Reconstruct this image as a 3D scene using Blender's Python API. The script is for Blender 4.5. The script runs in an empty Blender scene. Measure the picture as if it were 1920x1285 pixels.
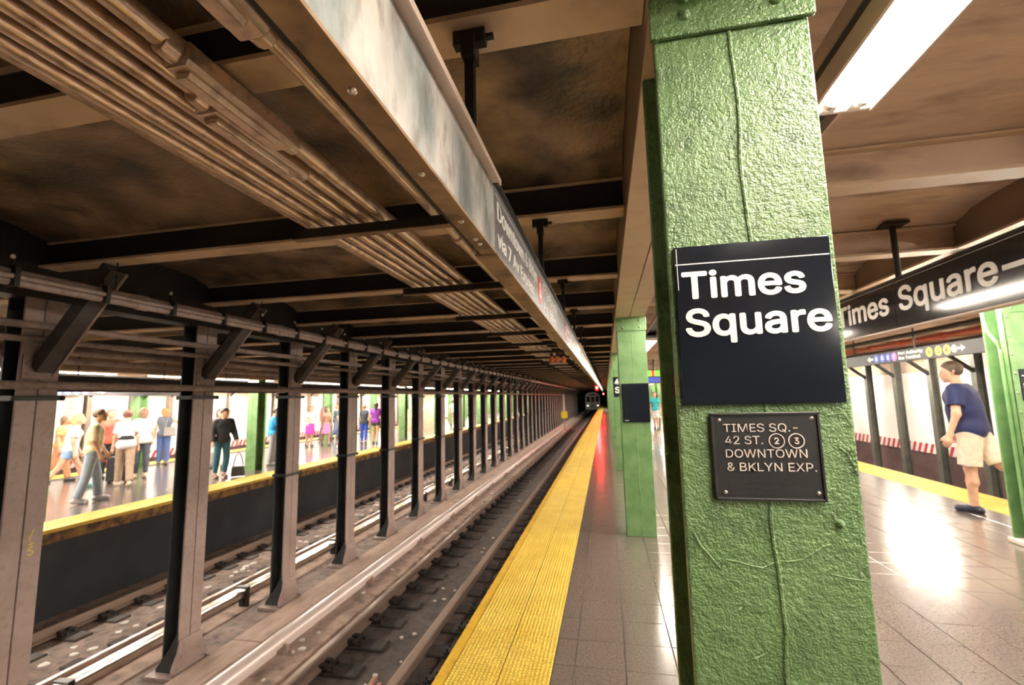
import bpy, bmesh, math, random
import numpy as np
from mathutils import Vector, Matrix
random.seed(7)
rnd = random.Random(11)
sc = bpy.context.scene
C = sc.collection

# ------------------------------------------------------------------ camera, world, exposure
def rot_rows(yaw, pit, rol):
    cy, sy, cp, sp = math.cos(yaw), math.sin(yaw), math.cos(pit), math.sin(pit)
    f = Vector((-sy*cp, cy*cp, sp)); r = Vector((cy, sy, 0)); u = r.cross(f)
    c, s = math.cos(rol), math.sin(rol)
    return c*r + s*u, -s*r + c*u, f
EYE = 1.55
_r, _u, _f = rot_rows(math.radians(11.4996), math.radians(6.9571), math.radians(-1.2749))
cam_d = bpy.data.cameras.new('camera'); cam = bpy.data.objects.new('camera', cam_d); C.objects.link(cam)
cam_d.sensor_width = 36; cam_d.sensor_fit = 'HORIZONTAL'; cam_d.lens = 36*849.5/1920
cam_d.clip_start = .02; cam_d.clip_end = 400
cam.matrix_world = Matrix(((_r.x, _u.x, -_f.x, 0), (_r.y, _u.y, -_f.y, 0), (_r.z, _u.z, -_f.z, EYE), (0, 0, 0, 1)))
cam_d.dof.use_dof = True; cam_d.dof.focus_distance = 1.05; cam_d.dof.aperture_fstop = 5.0
sc.camera = cam
w = bpy.data.worlds.new('world'); sc.world = w; w.use_nodes = True
w.node_tree.nodes['Background'].inputs[0].default_value = (1, .82, .66, 1)
w.node_tree.nodes['Background'].inputs[1].default_value = .10
sc.view_settings.view_transform = 'Standard'
sc.view_settings.look = 'None'
sc.view_settings.gamma = 1
sc.view_settings.use_curve_mapping = False
sc.view_settings.exposure = 1.0
LAMP_COL = (1, .90, .76)
LAMP = 56.0

# ------------------------------------------------------------------ materials
def pmat(name, c1, c2=None, rough=.6, metal=0., scale=6., bump=0., bscale=40., detail=4., contrast=(.35, .65),
         emit=None, estr=0., stretch=(1, 1, 1), spec=.5, c3=None, s3=30., a3=.5, bdist=.01, coat=0.):
    m = bpy.data.materials.new(name); m.use_nodes = True
    nt = m.node_tree; N = nt.nodes; L = nt.links; b = N['Principled BSDF']
    b.inputs['Roughness'].default_value = rough; b.inputs['Metallic'].default_value = metal
    b.inputs['Specular IOR Level'].default_value = spec
    if coat: b.inputs['Coat Weight'].default_value = coat; b.inputs['Coat Roughness'].default_value = .17
    b.inputs['Base Color'].default_value = (*c1, 1)
    geo = N.new('ShaderNodeNewGeometry'); mp = N.new('ShaderNodeMapping'); mp.inputs['Scale'].default_value = stretch
    L.new(geo.outputs['Position'], mp.inputs['Vector'])
    if c2:
        n = N.new('ShaderNodeTexNoise'); n.inputs['Scale'].default_value = scale; n.inputs['Detail'].default_value = detail
        L.new(mp.outputs[0], n.inputs['Vector'])
        cr = N.new('ShaderNodeValToRGB'); e = cr.color_ramp.elements
        e[0].position, e[1].position = contrast; e[0].color = (*c1, 1); e[1].color = (*c2, 1)
        L.new(n.outputs['Fac'], cr.inputs[0]); out = cr.outputs[0]
        if c3:
            n3 = N.new('ShaderNodeTexNoise'); n3.inputs['Scale'].default_value = s3; n3.inputs['Detail'].default_value = 5
            L.new(mp.outputs[0], n3.inputs['Vector'])
            r3 = N.new('ShaderNodeValToRGB'); r3.color_ramp.elements[0].position = .5; r3.color_ramp.elements[1].position = .72
            r3.color_ramp.elements[1].color = (a3, a3, a3, 1)
            L.new(n3.outputs['Fac'], r3.inputs[0])
            mx = N.new('ShaderNodeMix'); mx.data_type = 'RGBA'; mx.inputs[7].default_value = (*c3, 1)
            L.new(r3.outputs[0], mx.inputs[0]); L.new(out, mx.inputs[6]); out = mx.outputs[2]
        L.new(out, b.inputs['Base Color'])
    if bump:
        nb = N.new('ShaderNodeTexNoise'); nb.inputs['Scale'].default_value = bscale; nb.inputs['Detail'].default_value = 3
        L.new(mp.outputs[0], nb.inputs['Vector'])
        bp = N.new('ShaderNodeBump'); bp.inputs['Strength'].default_value = bump; bp.inputs['Distance'].default_value = bdist
        L.new(nb.outputs['Fac'], bp.inputs['Height']); L.new(bp.outputs[0], b.inputs['Normal'])
    if emit:
        b.inputs['Emission Color'].default_value = (*emit, 1); b.inputs['Emission Strength'].default_value = estr
    return m

def green_paint(name, c1, c2, bump, bdist, a3=.45):
    m = pmat(name, c1, c2, rough=.26, scale=5, spec=.6, c3=(.012, .03, .012), s3=16, a3=a3)
    nt = m.node_tree; N = nt.nodes; L = nt.links; b = N['Principled BSDF']
    geo = [n for n in N if n.type == 'NEW_GEOMETRY'][0]
    h = None
    for sc_, amp, dt in ((100, .8, 4), (34, .65, 2), (240, .4, 2)):
        n = N.new('ShaderNodeTexNoise'); n.inputs['Scale'].default_value = sc_; n.inputs['Detail'].default_value = dt
        L.new(geo.outputs['Position'], n.inputs['Vector'])
        mu = N.new('ShaderNodeMath'); mu.operation = 'MULTIPLY'; mu.inputs[1].default_value = amp
        L.new(n.outputs['Fac'], mu.inputs[0])
        if h is None: h = mu.outputs[0]
        else:
            ad = N.new('ShaderNodeMath'); ad.operation = 'ADD'; L.new(h, ad.inputs[0]); L.new(mu.outputs[0], ad.inputs[1]); h = ad.outputs[0]
    bp = N.new('ShaderNodeBump'); bp.inputs['Strength'].default_value = bump; bp.inputs['Distance'].default_value = bdist
    L.new(h, bp.inputs['Height']); L.new(bp.outputs[0], b.inputs['Normal'])
    return m

M = {}
M['green'] = green_paint('green_gloss_paint', (.082, .16, .054), (.12, .21, .078), .9, .007)
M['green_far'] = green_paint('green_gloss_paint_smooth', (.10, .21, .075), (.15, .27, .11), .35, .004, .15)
M['tile'] = pmat('granite_tile', (.11, .086, .076), (.21, .168, .147), rough=.22, scale=70, detail=6, contrast=(.3, .7), c3=(.05, .04, .037), s3=190, a3=.8, bump=.05, bscale=120, bdist=.002, coat=.7)
M['grout'] = pmat('grout', (.06, .05, .045), (.09, .075, .065), rough=.8)
M['yellow'] = pmat('yellow_tactile', (.66, .46, .06), (.76, .55, .095), rough=.42, scale=4, c3=(.45, .28, .04), s3=22, a3=.35)
M['yellow_edge'] = pmat('yellow_edge_worn', (.62, .36, .03), (.74, .47, .05), rough=.5, scale=7, c3=(.22, .12, .03), s3=14, a3=.6)
M['rust_edge'] = pmat('rusty_edge', (.05, .035, .025), (.30, .15, .05), rough=.85, scale=7, c3=(.5, .3, .06), s3=5, a3=.6)
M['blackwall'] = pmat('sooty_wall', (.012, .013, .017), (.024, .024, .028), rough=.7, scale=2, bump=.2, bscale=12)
M['trackbed'] = pmat('track_concrete', (.16, .115, .10), (.30, .225, .19), rough=.9, scale=4, c3=(.06, .045, .042), s3=9, a3=.8, bump=.5, bscale=30)
M['trackdark'] = pmat('track_dark', (.075, .06, .056), (.13, .10, .092), rough=.85, scale=5, c3=(.03, .026, .026), s3=11, a3=.8, bump=.5, bscale=25)
M['dust'] = pmat('dusty_board', (.36, .255, .215), (.48, .345, .28), rough=.85, scale=5, c3=(.2, .13, .11), s3=18, a3=.5, bump=.25, bscale=30, stretch=(1, .25, 1))
M['dust2'] = pmat('dusty_concrete', (.26, .18, .15), (.42, .30, .245), rough=.9, scale=4, detail=6, c3=(.085, .06, .052), s3=6, a3=.85, bump=.5, bscale=26)
M['thirdrail'] = pmat('third_rail', (.72, .60, .56), (.82, .71, .67), rough=.26, metal=.2, scale=5, stretch=(1, .2, 1))
M['rail'] = pmat('dusty_rail', (.33, .24, .20), (.42, .31, .25), rough=.45, metal=.4, scale=6, stretch=(1, .2, 1))
M['rail_shine'] = pmat('shiny_rail_head', (.62, .50, .42), (.74, .62, .52), rough=.22, metal=.8, scale=6, stretch=(1, .1, 1))
M['tie'] = pmat('creosoted_tie', (.035, .030, .030), (.075, .058, .052), rough=.8, scale=9, bump=.4, bscale=40)
M['tieplate'] = pmat('tie_plate', (.045, .04, .042), (.085, .07, .066), rough=.6, metal=.4, scale=12)
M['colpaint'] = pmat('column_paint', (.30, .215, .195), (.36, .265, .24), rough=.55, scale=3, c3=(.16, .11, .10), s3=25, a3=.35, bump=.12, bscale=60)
M['coldark'] = pmat('column_shade', (.020, .024, .026), (.032, .036, .038), rough=.45, scale=4, bump=.15, bscale=40)  # shade of the recessed column side put into a near-black colour
M['brace'] = pmat('brace_steel', (.05, .042, .04), (.085, .07, .064), rough=.55, scale=6, bump=.2, bscale=40)
M['signdark'] = pmat('sign_face_dark', (.014, .014, .017), (.022, .021, .025), rough=.5, scale=6)
M['soot'] = pmat('soot_steel', (.012, .011, .012), (.024, .021, .020), rough=.65, scale=3, bump=.2, bscale=20)
M['flange'] = pmat('dusty_flange', (.62, .44, .29), (.74, .54, .37), rough=.6, scale=2.5, c3=(.13, .08, .05), s3=4, a3=.5, stretch=(1, 1, 1))
M['vault'] = pmat('sooty_lit_vault', (.13, .09, .062), (.55, .38, .235), rough=.33, scale=1.7, detail=8, contrast=(.38, .68), c3=(.018, .015, .014), s3=2.6, a3=.92, bump=.8, bscale=30, bdist=.014)  # pale golden patches put lamplight into the colour; dark patches are soot
M['tan'] = pmat('tan_painted_concrete', (.48, .325, .23), (.58, .41, .29), rough=.55, scale=2.2, detail=7, c3=(.20, .12, .08), s3=5, a3=.75, bump=.7, bscale=11, bdist=.016, stretch=(.45, 1.5, 1.2))
M['tan_light'] = pmat('tan_painted_steel', (.52, .37, .24), (.58, .42, .28), rough=.5, scale=3, c3=(.36, .23, .13), s3=7, a3=.4, bump=.15, bscale=30)
M['tan_dark'] = pmat('brown_painted_steel', (.20, .125, .085), (.26, .17, .11), rough=.6, scale=3, bump=.2, bscale=20)
M['conduit'] = pmat('conduit_paint', (.66, .49, .36), (.82, .62, .46), rough=.30, scale=6, metal=.75, c3=(.18, .115, .085), s3=16, a3=.5, bump=.08, bscale=60)
M['pipe'] = pmat('pipe_paint', (.27, .20, .18), (.37, .28, .25), rough=.5, scale=6, c3=(.09, .06, .055), s3=20, a3=.5)
M['galv'] = pmat('galvanised_steel_glare', (.36, .42, .43), (.92, .88, .83), rough=.25, metal=.4, scale=3.2, detail=8, contrast=(.40, .62), stretch=(1, 1.6, .7), c3=(.28, .22, .19), s3=11, a3=.75, bump=.12, bscale=45)  # pale streaks put the lamp glare into the colour; brown blotches are stains
M['galv_rim'] = pmat('painted_rim', (.50, .385, .32), (.58, .45, .37), rough=.45, scale=5)
M['rustbar'] = pmat('rusty_steel', (.20, .125, .075), (.36, .235, .14), rough=.55, metal=.3, scale=9, c3=(.07, .045, .03), s3=14, a3=.7)
M['signblack'] = pmat('sign_black_gloss', (.006, .008, .013), (.009, .012, .018), rough=.11, spec=.5, scale=5, bump=.03, bscale=5, bdist=.01)
M['signgrey'] = pmat('sign_face_glare', (.13, .125, .135), (.17, .16, .165), rough=.35, metal=.3, scale=6)  # grey puts the glare on a black sign face into its colour
M['white'] = pmat('white_vinyl', (.83, .81, .79), rough=.4)
M['whiteline'] = pmat('white_stripe', (.7, .7, .72), rough=.3)
M['red_v'] = pmat('red_vinyl', (.62, .035, .03), rough=.4)
M['blue_v'] = pmat('blue_vinyl', (.03, .07, .42), rough=.4)
M['purple_v'] = pmat('purple_vinyl', (.55, .10, .38), rough=.4)
M['yellow_v'] = pmat('yellow_vinyl', (.80, .62, .02), rough=.4)
M['grey_v'] = pmat('grey_vinyl', (.45, .44, .46), rough=.4)
M['plaque'] = pmat('braille_plaque_black', (.016, .016, .017), (.022, .022, .023), rough=.34, scale=10, bump=.06, bscale=200, bdist=.002)
M['raised'] = pmat('raised_lettering', (.62, .54, .50), rough=.4)
M['steel'] = pmat('stainless_bolt', (.7, .62, .58), rough=.25, metal=.9)
M['blacksteel'] = pmat('black_steel', (.010, .010, .011), (.016, .015, .015), rough=.4, scale=8)
M['housing'] = pmat('lamp_housing', (.045, .055, .058), (.06, .07, .072), rough=.5, scale=5)
M['pan'] = pmat('lamp_reflector', (.86, .84, .80), rough=.4)
M['lamp_end'] = pmat('lamp_end_cream', (.62, .55, .47), (.7, .62, .54), rough=.4, scale=20)
M['tube'] = pmat('fluorescent_tube', (.9, .9, .9), rough=.4, emit=LAMP_COL, estr=LAMP)
M['tubeb'] = pmat('fluorescent_tube_bright', (.9, .9, .9), rough=.4, emit=LAMP_COL, estr=LAMP*2.2)
M['walltile'] = pmat('white_wall_tile', (.84, .80, .76), (.90, .87, .83), rough=.35, scale=2)
M['wallbrown'] = pmat('brown_lower_wall', (.075, .038, .038), (.11, .06, .058), rough=.7, scale=3)
M['stripe_white'] = pmat('stripe_board_white', (.78, .73, .70), rough=.5)
M['stripe_red'] = pmat('stripe_board_red', (.45, .03, .04), rough=.5)
M['redpipe'] = pmat('red_pipe_paint', (.52, .09, .06), (.60, .13, .09), rough=.4, scale=5)
M['wallcol'] = pmat('wall_column_paint', (.055, .06, .05), (.09, .085, .07), rough=.5, scale=4)
M['wallcol_brown'] = pmat('wall_column_brown', (.20, .15, .11), (.26, .20, .15), rough=.5, scale=4)
M['red_glow'] = pmat('red_signal_lens', (.6, .01, .01), rough=.3, emit=(1, .02, .02), estr=60)
M['amber'] = pmat('amber_glass', (.62, .17, .04), rough=.15, spec=.8)
M['led_g'] = pmat('led_green', (.05, .4, .02), rough=.5, emit=(.15, .95, .03), estr=1.2)
M['led_r'] = pmat('led_red', (.5, .02, .02), rough=.5, emit=(1, .04, .03), estr=1.4)
M['wood'] = pmat('bench_wood', (.34, .16, .07), (.44, .23, .10), rough=.5, scale=4, stretch=(6, 1, 6))
M['scrapwood'] = pmat('scrap_wood', (.42, .20, .15), (.52, .33, .25), rough=.8, scale=9, stretch=(6, .6, 6))
M['scrap'] = pmat('paper_scrap', (.72, .66, .62), rough=.7)
M['train'] = pmat('train_steel', (.50, .47, .46), (.62, .58, .56), rough=.3, metal=.5, scale=3)
M['trainglass'] = pmat('train_glass', (.03, .03, .035), rough=.1)
M['headlamp'] = pmat('train_headlamp', (.9, .9, .9), rough=.3, emit=(1, .9, .75), estr=3)
M['stair'] = pmat('stair_tan', (.50, .40, .27), (.60, .49, .34), rough=.6, scale=3)
M['chalk'] = pmat('yellow_chalk', (.66, .52, .08), rough=.8)
_solid = {}
def solid(c, rough=.75):
    k = (tuple(round(x, 3) for x in c), rough)
    if k not in _solid:
        _solid[k] = pmat('cloth_%d' % len(_solid), tuple(x*.88 for x in c), tuple(min(1, x*1.08) for x in c), rough=rough, scale=14)
    return _solid[k]

# ------------------------------------------------------------------ mesh helpers
class MB:
    def __init__(s): s.v = []; s.f = []
    def add(s, vs, fs):
        o = len(s.v); s.v += [tuple(v) for v in vs]; s.f += [tuple(i+o for i in f) for f in fs]; return s
    def box(s, x0, y0, z0, x1, y1, z1):
        if x0 > x1: x0, x1 = x1, x0
        if y0 > y1: y0, y1 = y1, y0
        if z0 > z1: z0, z1 = z1, z0
        return s.add([(x0,y0,z0),(x1,y0,z0),(x1,y1,z0),(x0,y1,z0),(x0,y0,z1),(x1,y0,z1),(x1,y1,z1),(x0,y1,z1)],
                     [(0,3,2,1),(4,5,6,7),(0,1,5,4),(1,2,6,5),(2,3,7,6),(3,0,4,7)])
    def cyl(s, p0, p1, r, n=10, r1=None, caps=True):
        p0 = Vector(p0); p1 = Vector(p1); d = (p1-p0).normalized(); r1 = r if r1 is None else r1
        a = d.orthogonal().normalized(); b = d.cross(a); o = len(s.v)
        for p, rr in ((p0, r), (p1, r1)):
            for i in range(n):
                t = 2*math.pi*i/n; s.v.append(tuple(p + rr*(math.cos(t)*a + math.sin(t)*b)))
        for i in range(n): s.f.append((o+i, o+(i+1) % n, o+n+(i+1) % n, o+n+i))
        if caps: s.f.append(tuple(o+i for i in reversed(range(n)))); s.f.append(tuple(o+n+i for i in range(n)))
        return s
    def tube(s, pts, r, n=8):
        pts = [Vector(p) for p in pts]; o = len(s.v)
        for k, p in enumerate(pts):
            d = (pts[min(k+1, len(pts)-1)] - pts[max(k-1, 0)]).normalized()
            a = d.cross(Vector((.13, .21, 1))).normalized(); b = d.cross(a)
            for i in range(n):
                t = 2*math.pi*i/n; s.v.append(tuple(p + r*(math.cos(t)*a + math.sin(t)*b)))
        for k in range(len(pts)-1):
            for i in range(n):
                s.f.append((o+k*n+i, o+k*n+(i+1) % n, o+(k+1)*n+(i+1) % n, o+(k+1)*n+i))
        s.f.append(tuple(o+i for i in reversed(range(n)))); e = o+(len(pts)-1)*n; s.f.append(tuple(e+i for i in range(n)))
        return s
    def prism(s, poly, ax, a0, a1):      # poly in the two other axes (in order x,y,z without ax)
        def P(u, v, a):
            return {0: (a, u, v), 1: (u, a, v), 2: (u, v, a)}[ax]
        n = len(poly); o = len(s.v)
        for a in (a0, a1):
            for u, v in poly: s.v.append(P(u, v, a))
        for i in range(n): s.f.append((o+i, o+(i+1) % n, o+n+(i+1) % n, o+n+i))
        s.f.append(tuple(o+i for i in reversed(range(n)))); s.f.append(tuple(o+n+i for i in range(n)))
        return s
    def dome(s, c, nrm, r, h, n=10, rings=3):
        c = Vector(c); d = Vector(nrm).normalized(); a = d.orthogonal().normalized(); b = d.cross(a); o = len(s.v)
        for k in range(rings):
            t = k/rings*math.pi/2
            for i in range(n):
                q = 2*math.pi*i/n
                s.v.append(tuple(c + r*math.cos(t)*(math.cos(q)*a + math.sin(q)*b) + h*math.sin(t)*d))
        s.v.append(tuple(c + h*d)); top = len(s.v)-1
        for k in range(rings-1):
            for i in range(n): s.f.append((o+k*n+i, o+k*n+(i+1) % n, o+(k+1)*n+(i+1) % n, o+(k+1)*n+i))
        for i in range(n): s.f.append((o+(rings-1)*n+i, o+(rings-1)*n+(i+1) % n, top))
        return s
    def ell(s, c, r, n=12, m=8):
        o = len(s.v); cx, cy, cz = c; rx, ry, rz = r
        s.v.append((cx, cy, cz-rz))
        for k in range(1, m):
            t = -math.pi/2 + math.pi*k/m
            for i in range(n):
                q = 2*math.pi*i/n; s.v.append((cx+rx*math.cos(t)*math.cos(q), cy+ry*math.cos(t)*math.sin(q), cz+rz*math.sin(t)))
        s.v.append((cx, cy, cz+rz)); e = len(s.v)-1
        for i in range(n): s.f.append((o, o+1+(i+1) % n, o+1+i)); s.f.append((e, e-n+i, e-n+(i+1) % n))
        for k in range(m-2):
            for i in range(n): s.f.append((o+1+k*n+i, o+1+k*n+(i+1) % n, o+1+(k+1)*n+(i+1) % n, o+1+(k+1)*n+i))
        return s
    def mesh(s, name, mat, smooth=False, bevel=0, seg=2):
        me = bpy.data.meshes.new(name); me.from_pydata(s.v, [], s.f)
        bm = bmesh.new(); bm.from_mesh(me)
        bmesh.ops.recalc_face_normals(bm, faces=bm.faces)
        if bevel:
            es = [e for e in bm.edges if len(e.link_faces) == 2 and e.calc_face_angle(0) > .6]
            bmesh.ops.bevel(bm, geom=es, offset=bevel, segments=seg, profile=.5, affect='EDGES')
        bm.to_mesh(me); bm.free()
        me.materials.append(M[mat] if isinstance(mat, str) else mat)
        if smooth:
            for p in me.polygons: p.use_smooth = True
            me.set_sharp_from_angle(angle=math.radians(40))
        return me
    def build(s, name, mat, parent=None, loc=(0, 0, 0), **k):
        return link(name, s.mesh(name, mat, **k), parent, loc)

def link(name, me, parent=None, loc=(0, 0, 0), rot=None, scale=None):
    o = bpy.data.objects.new(name, me); C.objects.link(o); o.parent = parent; o.location = loc
    if rot: o.rotation_euler = rot
    if scale: o.scale = scale
    return o
def tag(o, label=None, cat=None, group=None, kind=None):
    if label: o['label'] = label
    if cat: o['category'] = cat
    if group: o['group'] = group
    if kind: o['kind'] = kind
    return o
def thing(name, label, cat, loc=(0, 0, 0), rz=0, group=None):
    o = bpy.data.objects.new(name, None); C.objects.link(o); o.location = loc; o.rotation_euler = (0, 0, rz)
    o.empty_display_size = .1
    return tag(o, label, cat, group)
def struct(name, label=None, cat=None):
    o = bpy.data.objects.new(name, None); C.objects.link(o); o.empty_display_size = .1
    return tag(o, label, cat, kind='structure')

_txt = {}
FONT = None
try:                                          # grotesque face that ships with Blender itself
    import os
    FONT = bpy.data.fonts.load(os.path.join(bpy.utils.system_resource('DATAFILES', path='fonts'), 'Inter.woff2'))
except Exception:
    FONT = None
def text_verts(s):
    if s not in _txt:
        cu = bpy.data.curves.new('txt', 'FONT'); cu.body = s; cu.size = 1; cu.font = FONT or cu.font; cu.extrude = .5; cu.resolution_u = 4
        o = bpy.data.objects.new('txt', cu); C.objects.link(o)
        bpy.context.view_layer.update()
        me = bpy.data.meshes.new_from_object(o.evaluated_get(bpy.context.evaluated_depsgraph_get()))
        v = np.array([tuple(x.co) for x in me.vertices]); f = [tuple(p.vertices) for p in me.polygons]
        bpy.data.objects.remove(o); bpy.data.curves.remove(cu); bpy.data.meshes.remove(me)
        _txt[s] = (v, f)
    return _txt[s]
CAPU = None
def text(s, mat, parent, org, R, U, w=None, cap=None, thick=.002, bold=.02, name='lettering'):
    """org = lower-left of the baseline; w = total width; cap = cap height; bold = extra stroke half-width in em"""
    global CAPU
    if CAPU is None: CAPU = float(text_verts('H')[0][:, 1].max())
    v0, f0 = text_verts(s); n = len(v0); vs, fs = [], []
    offs = [(0, 0)] + ([(bold*math.cos(k*math.pi/4), bold*math.sin(k*math.pi/4)) for k in range(8)] if bold > 0 else [])
    for k, (dx, dy) in enumerate(offs):
        q = v0.copy(); q[:, 0] += dx; q[:, 1] += dy; q[:, 2] += k*.07
        vs.append(q); fs += [tuple(i+k*n for i in f) for f in f0]
    v = np.concatenate(vs); b_ = max(bold, 0)
    x0, x1 = v[:, 0].min(), v[:, 0].max()
    sy = (cap/(CAPU+2*b_)) if cap else 1; sx = (w/(x1-x0)) if w else sy
    R = np.array(R, float); U = np.array(U, float); Nn = np.cross(R, U)
    P = np.array(org, float) + np.outer((v[:, 0]-x0)*sx, R) + np.outer((v[:, 1]+b_)*sy, U) + np.outer((v[:, 2]+.5)*thick, Nn)
    return MB().add(P.tolist(), fs).build(name, mat, parent)
def disc(mat, parent, c, N, r, thick=.002, name='bullet', n=28):
    c = Vector(c); N = Vector(N)
    return MB().cyl(c, c + N*thick, r, n).build(name, mat, parent)
def ring(mb, c, N, r0, r1, t, n=28):
    c = Vector(c); d = Vector(N); a = d.orthogonal().normalized(); b = d.cross(a); o = len(mb.v)
    for rr, tt in ((r0, 0), (r0, t), (r1, t), (r1, 0)):
        for i in range(n):
            q = 2*math.pi*i/n; mb.v.append(tuple(c + rr*(math.cos(q)*a+math.sin(q)*b) + tt*d))
    for k in range(3):
        for i in range(n): mb.f.append((o+k*n+i, o+k*n+(i+1) % n, o+(k+1)*n+(i+1) % n, o+(k+1)*n+i))
    return mb
Y0, Y1 = -7.0, 92.0
BP = 1.54                                    # bay pitch of beams and columns
BY = [2.79 + BP*k for k in range(-6, 58)]
BY = [y for y in BY if y < 91]

# ------------------------------------------------------------------ platforms
def project(x, y, z):
    d = Vector((x, y, z-EYE)); c = d.dot(_f)
    if c < .1: return None
    return 960 + 849.5*d.dot(_r)/c, 642.5 - 849.5*d.dot(_u)/c, c
TX, TY, TX0, TY0 = .2875, .2915, -.249, 2.839
EDGE, EDGE2 = -1.01, 5.35
floor = MB().box(EDGE+.01, Y0, -.16, EDGE2-.01, Y1, -.008).build('floor', 'grout'); tag(floor, 'grey granite tiled platform floor with yellow edges', None, kind='structure')
me_tile = MB().box(-TX/2+.0022, -TY/2+.0022, -.014, TX/2-.0022, TY/2-.0022, 0).mesh('floor_tile', 'tile', bevel=.0025, seg=1)
cells = []
for i in range(-1, 18):
    for j in range(-18, 150):
        x0 = TX0 + TX*i; x1 = x0+TX
        if i == -1: x0 = -.374
        if i == 17: x1 = 4.715
        y = TY0 + TY*(j+.5)
        p = project((x0+x1)/2, y, 0)
        vis = p is not None and -60 < p[0] < 1980 and 500 < p[1] < 1345
        cells.append((vis, math.hypot(x0, y), x0, x1, y))
near = sorted([c for c in cells if c[0]], key=lambda c: c[1])[:300]
nearset = set(id(c) for c in near)
for c in near:
    o = link('floor_tile', me_tile, floor, ((c[2]+c[3])/2, c[4], rnd.uniform(-.0006, .0006)))
    if c[3]-c[2] < TX-.01: o.scale = ((c[3]-c[2]-.004)/(TX-.0044), 1, 1)
mb = MB()
for c in cells:
    if id(c) in nearset: continue
    mb.box(c[2]+.003, c[4]-TY/2+.003, -.012, c[3]-.003, c[4]+TY/2-.003, 0)
tag(mb.build('floor_tiles_far', 'tile', floor), kind='stuff')

def tactile_mesh(name, n, full):
    mb = MB().box(-TX/2+.0035, -TY/2+.0035, -.014, TX/2-.0035, TY/2-.0035, .001)
    for i in range(n):
        for j in range(n):
            cx = (i+.5)/n*TX-TX/2; cy = (j+.5)/n*TY-TY/2; r = .0088 if n > 10 else .011
            o = len(mb.v); q = 7 if full else 5
            for rr, zz in ((r, .001), (r*.62, .0058)):
                for k in range(q):
                    t = 2*math.pi*k/q; mb.v.append((cx+rr*math.cos(t), cy+rr*math.sin(t), zz))
            for k in range(q): mb.f.append((o+k, o+(k+1) % q, o+q+(k+1) % q, o+q+k))
            mb.f.append(tuple(o+q+k for k in range(q)))
    return mb.mesh(name, 'yellow')
me_tac = tactile_mesh('tactile_tile', 12, True); me_tac2 = tactile_mesh('tactile_tile_far', 8, False)
def tactile_strip(name, label, xa, sgn, z, j0, j1, jnear, nose_lo):
    """xa = outer platform edge; sgn = +1 when the platform lies towards +x"""
    s = struct(name, label)
    s.location = (0, 0, z)
    a = xa + sgn*.062
    for j in range(j0, j1):
        for i in range(2):
            link('tactile_tile', me_tac if j < jnear else me_tac2, s, (a + sgn*TX*(i+.5), TY0+TY*(j+.5), 0))
    ye = TY0+TY*j1; yb = TY0+TY*j0
    for (ya, yz) in ((Y0, yb), (ye, Y1)):
        tag(MB().box(a, ya, -.012, a+sgn*2*TX, yz, .002).build('tactile_run', 'yellow', s))
    # worn yellow nosing and the rusty rub strip under it
    MB().box(xa, Y0, -.05, a-sgn*.002, Y1, .002).build('edge_nosing', 'yellow_edge', s)
    MB().box(xa, Y0, nose_lo, xa+sgn*.05, Y1, -.05).build('rub_strip', 'rust_edge', s)
    return s
tactile_strip('trim_1', 'yellow tactile warning strip along the express track edge', EDGE, 1, 0, -3, 60, 26, -.16)
tactile_strip('trim_2', 'yellow tactile strip along the local track edge past the walking person', EDGE2, -1, 0, 8, 50, 8, -.16)
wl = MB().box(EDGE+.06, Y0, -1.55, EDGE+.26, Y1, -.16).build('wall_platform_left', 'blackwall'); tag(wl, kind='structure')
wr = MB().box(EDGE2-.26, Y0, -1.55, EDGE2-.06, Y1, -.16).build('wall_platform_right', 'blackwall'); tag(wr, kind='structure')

# far platform across both express tracks: the same platform mirrored about the column line, a little lower
MX, DZ = -4.6, -.25
def mx(x): return 2*MX - x
OE, OE2 = mx(EDGE), mx(EDGE2)
ofl = MB().box(OE2+.01, Y0, DZ-.16, OE-.01, Y1, DZ-.008).build('floor_far_platform', 'grout'); tag(ofl, 'granite tiled floor of the far platform', None, kind='structure')
me_otile = MB().box(-.286, -.286, -.014, .286, .286, 0).mesh('floor_tile_far', 'tile')
mb = MB()
for i in range(9):
    for j in range(-2, 70):
        x0 = OE-.64-.575*i
        if x0-.575 < OE2+.63: continue
        mb.box(x0-.571, 2.839+.583*j+.002, -.012, x0-.002, 2.839+.583*(j+1)-.002, 0)
tag(mb.build('floor_tiles', 'tile', ofl, (0, 0, DZ)), kind='stuff')
tactile_strip('trim_3', 'yellow tactile strip at the near edge of the far platform with rusty lip', OE, -1, DZ, 2, 60, 2, -.20)
tactile_strip('trim_4', 'yellow tactile strip at the rear edge of the far platform behind the waiting crowd', OE2, 1, DZ, 12, 45, 12, -.16)
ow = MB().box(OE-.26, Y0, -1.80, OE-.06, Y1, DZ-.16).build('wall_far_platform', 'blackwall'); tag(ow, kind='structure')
ow2 = MB().box(OE2+.06, Y0, -1.80, OE2+.26, Y1, DZ-.16).build('wall_far_platform_rear', 'blackwall'); tag(ow2, kind='structure')

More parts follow.
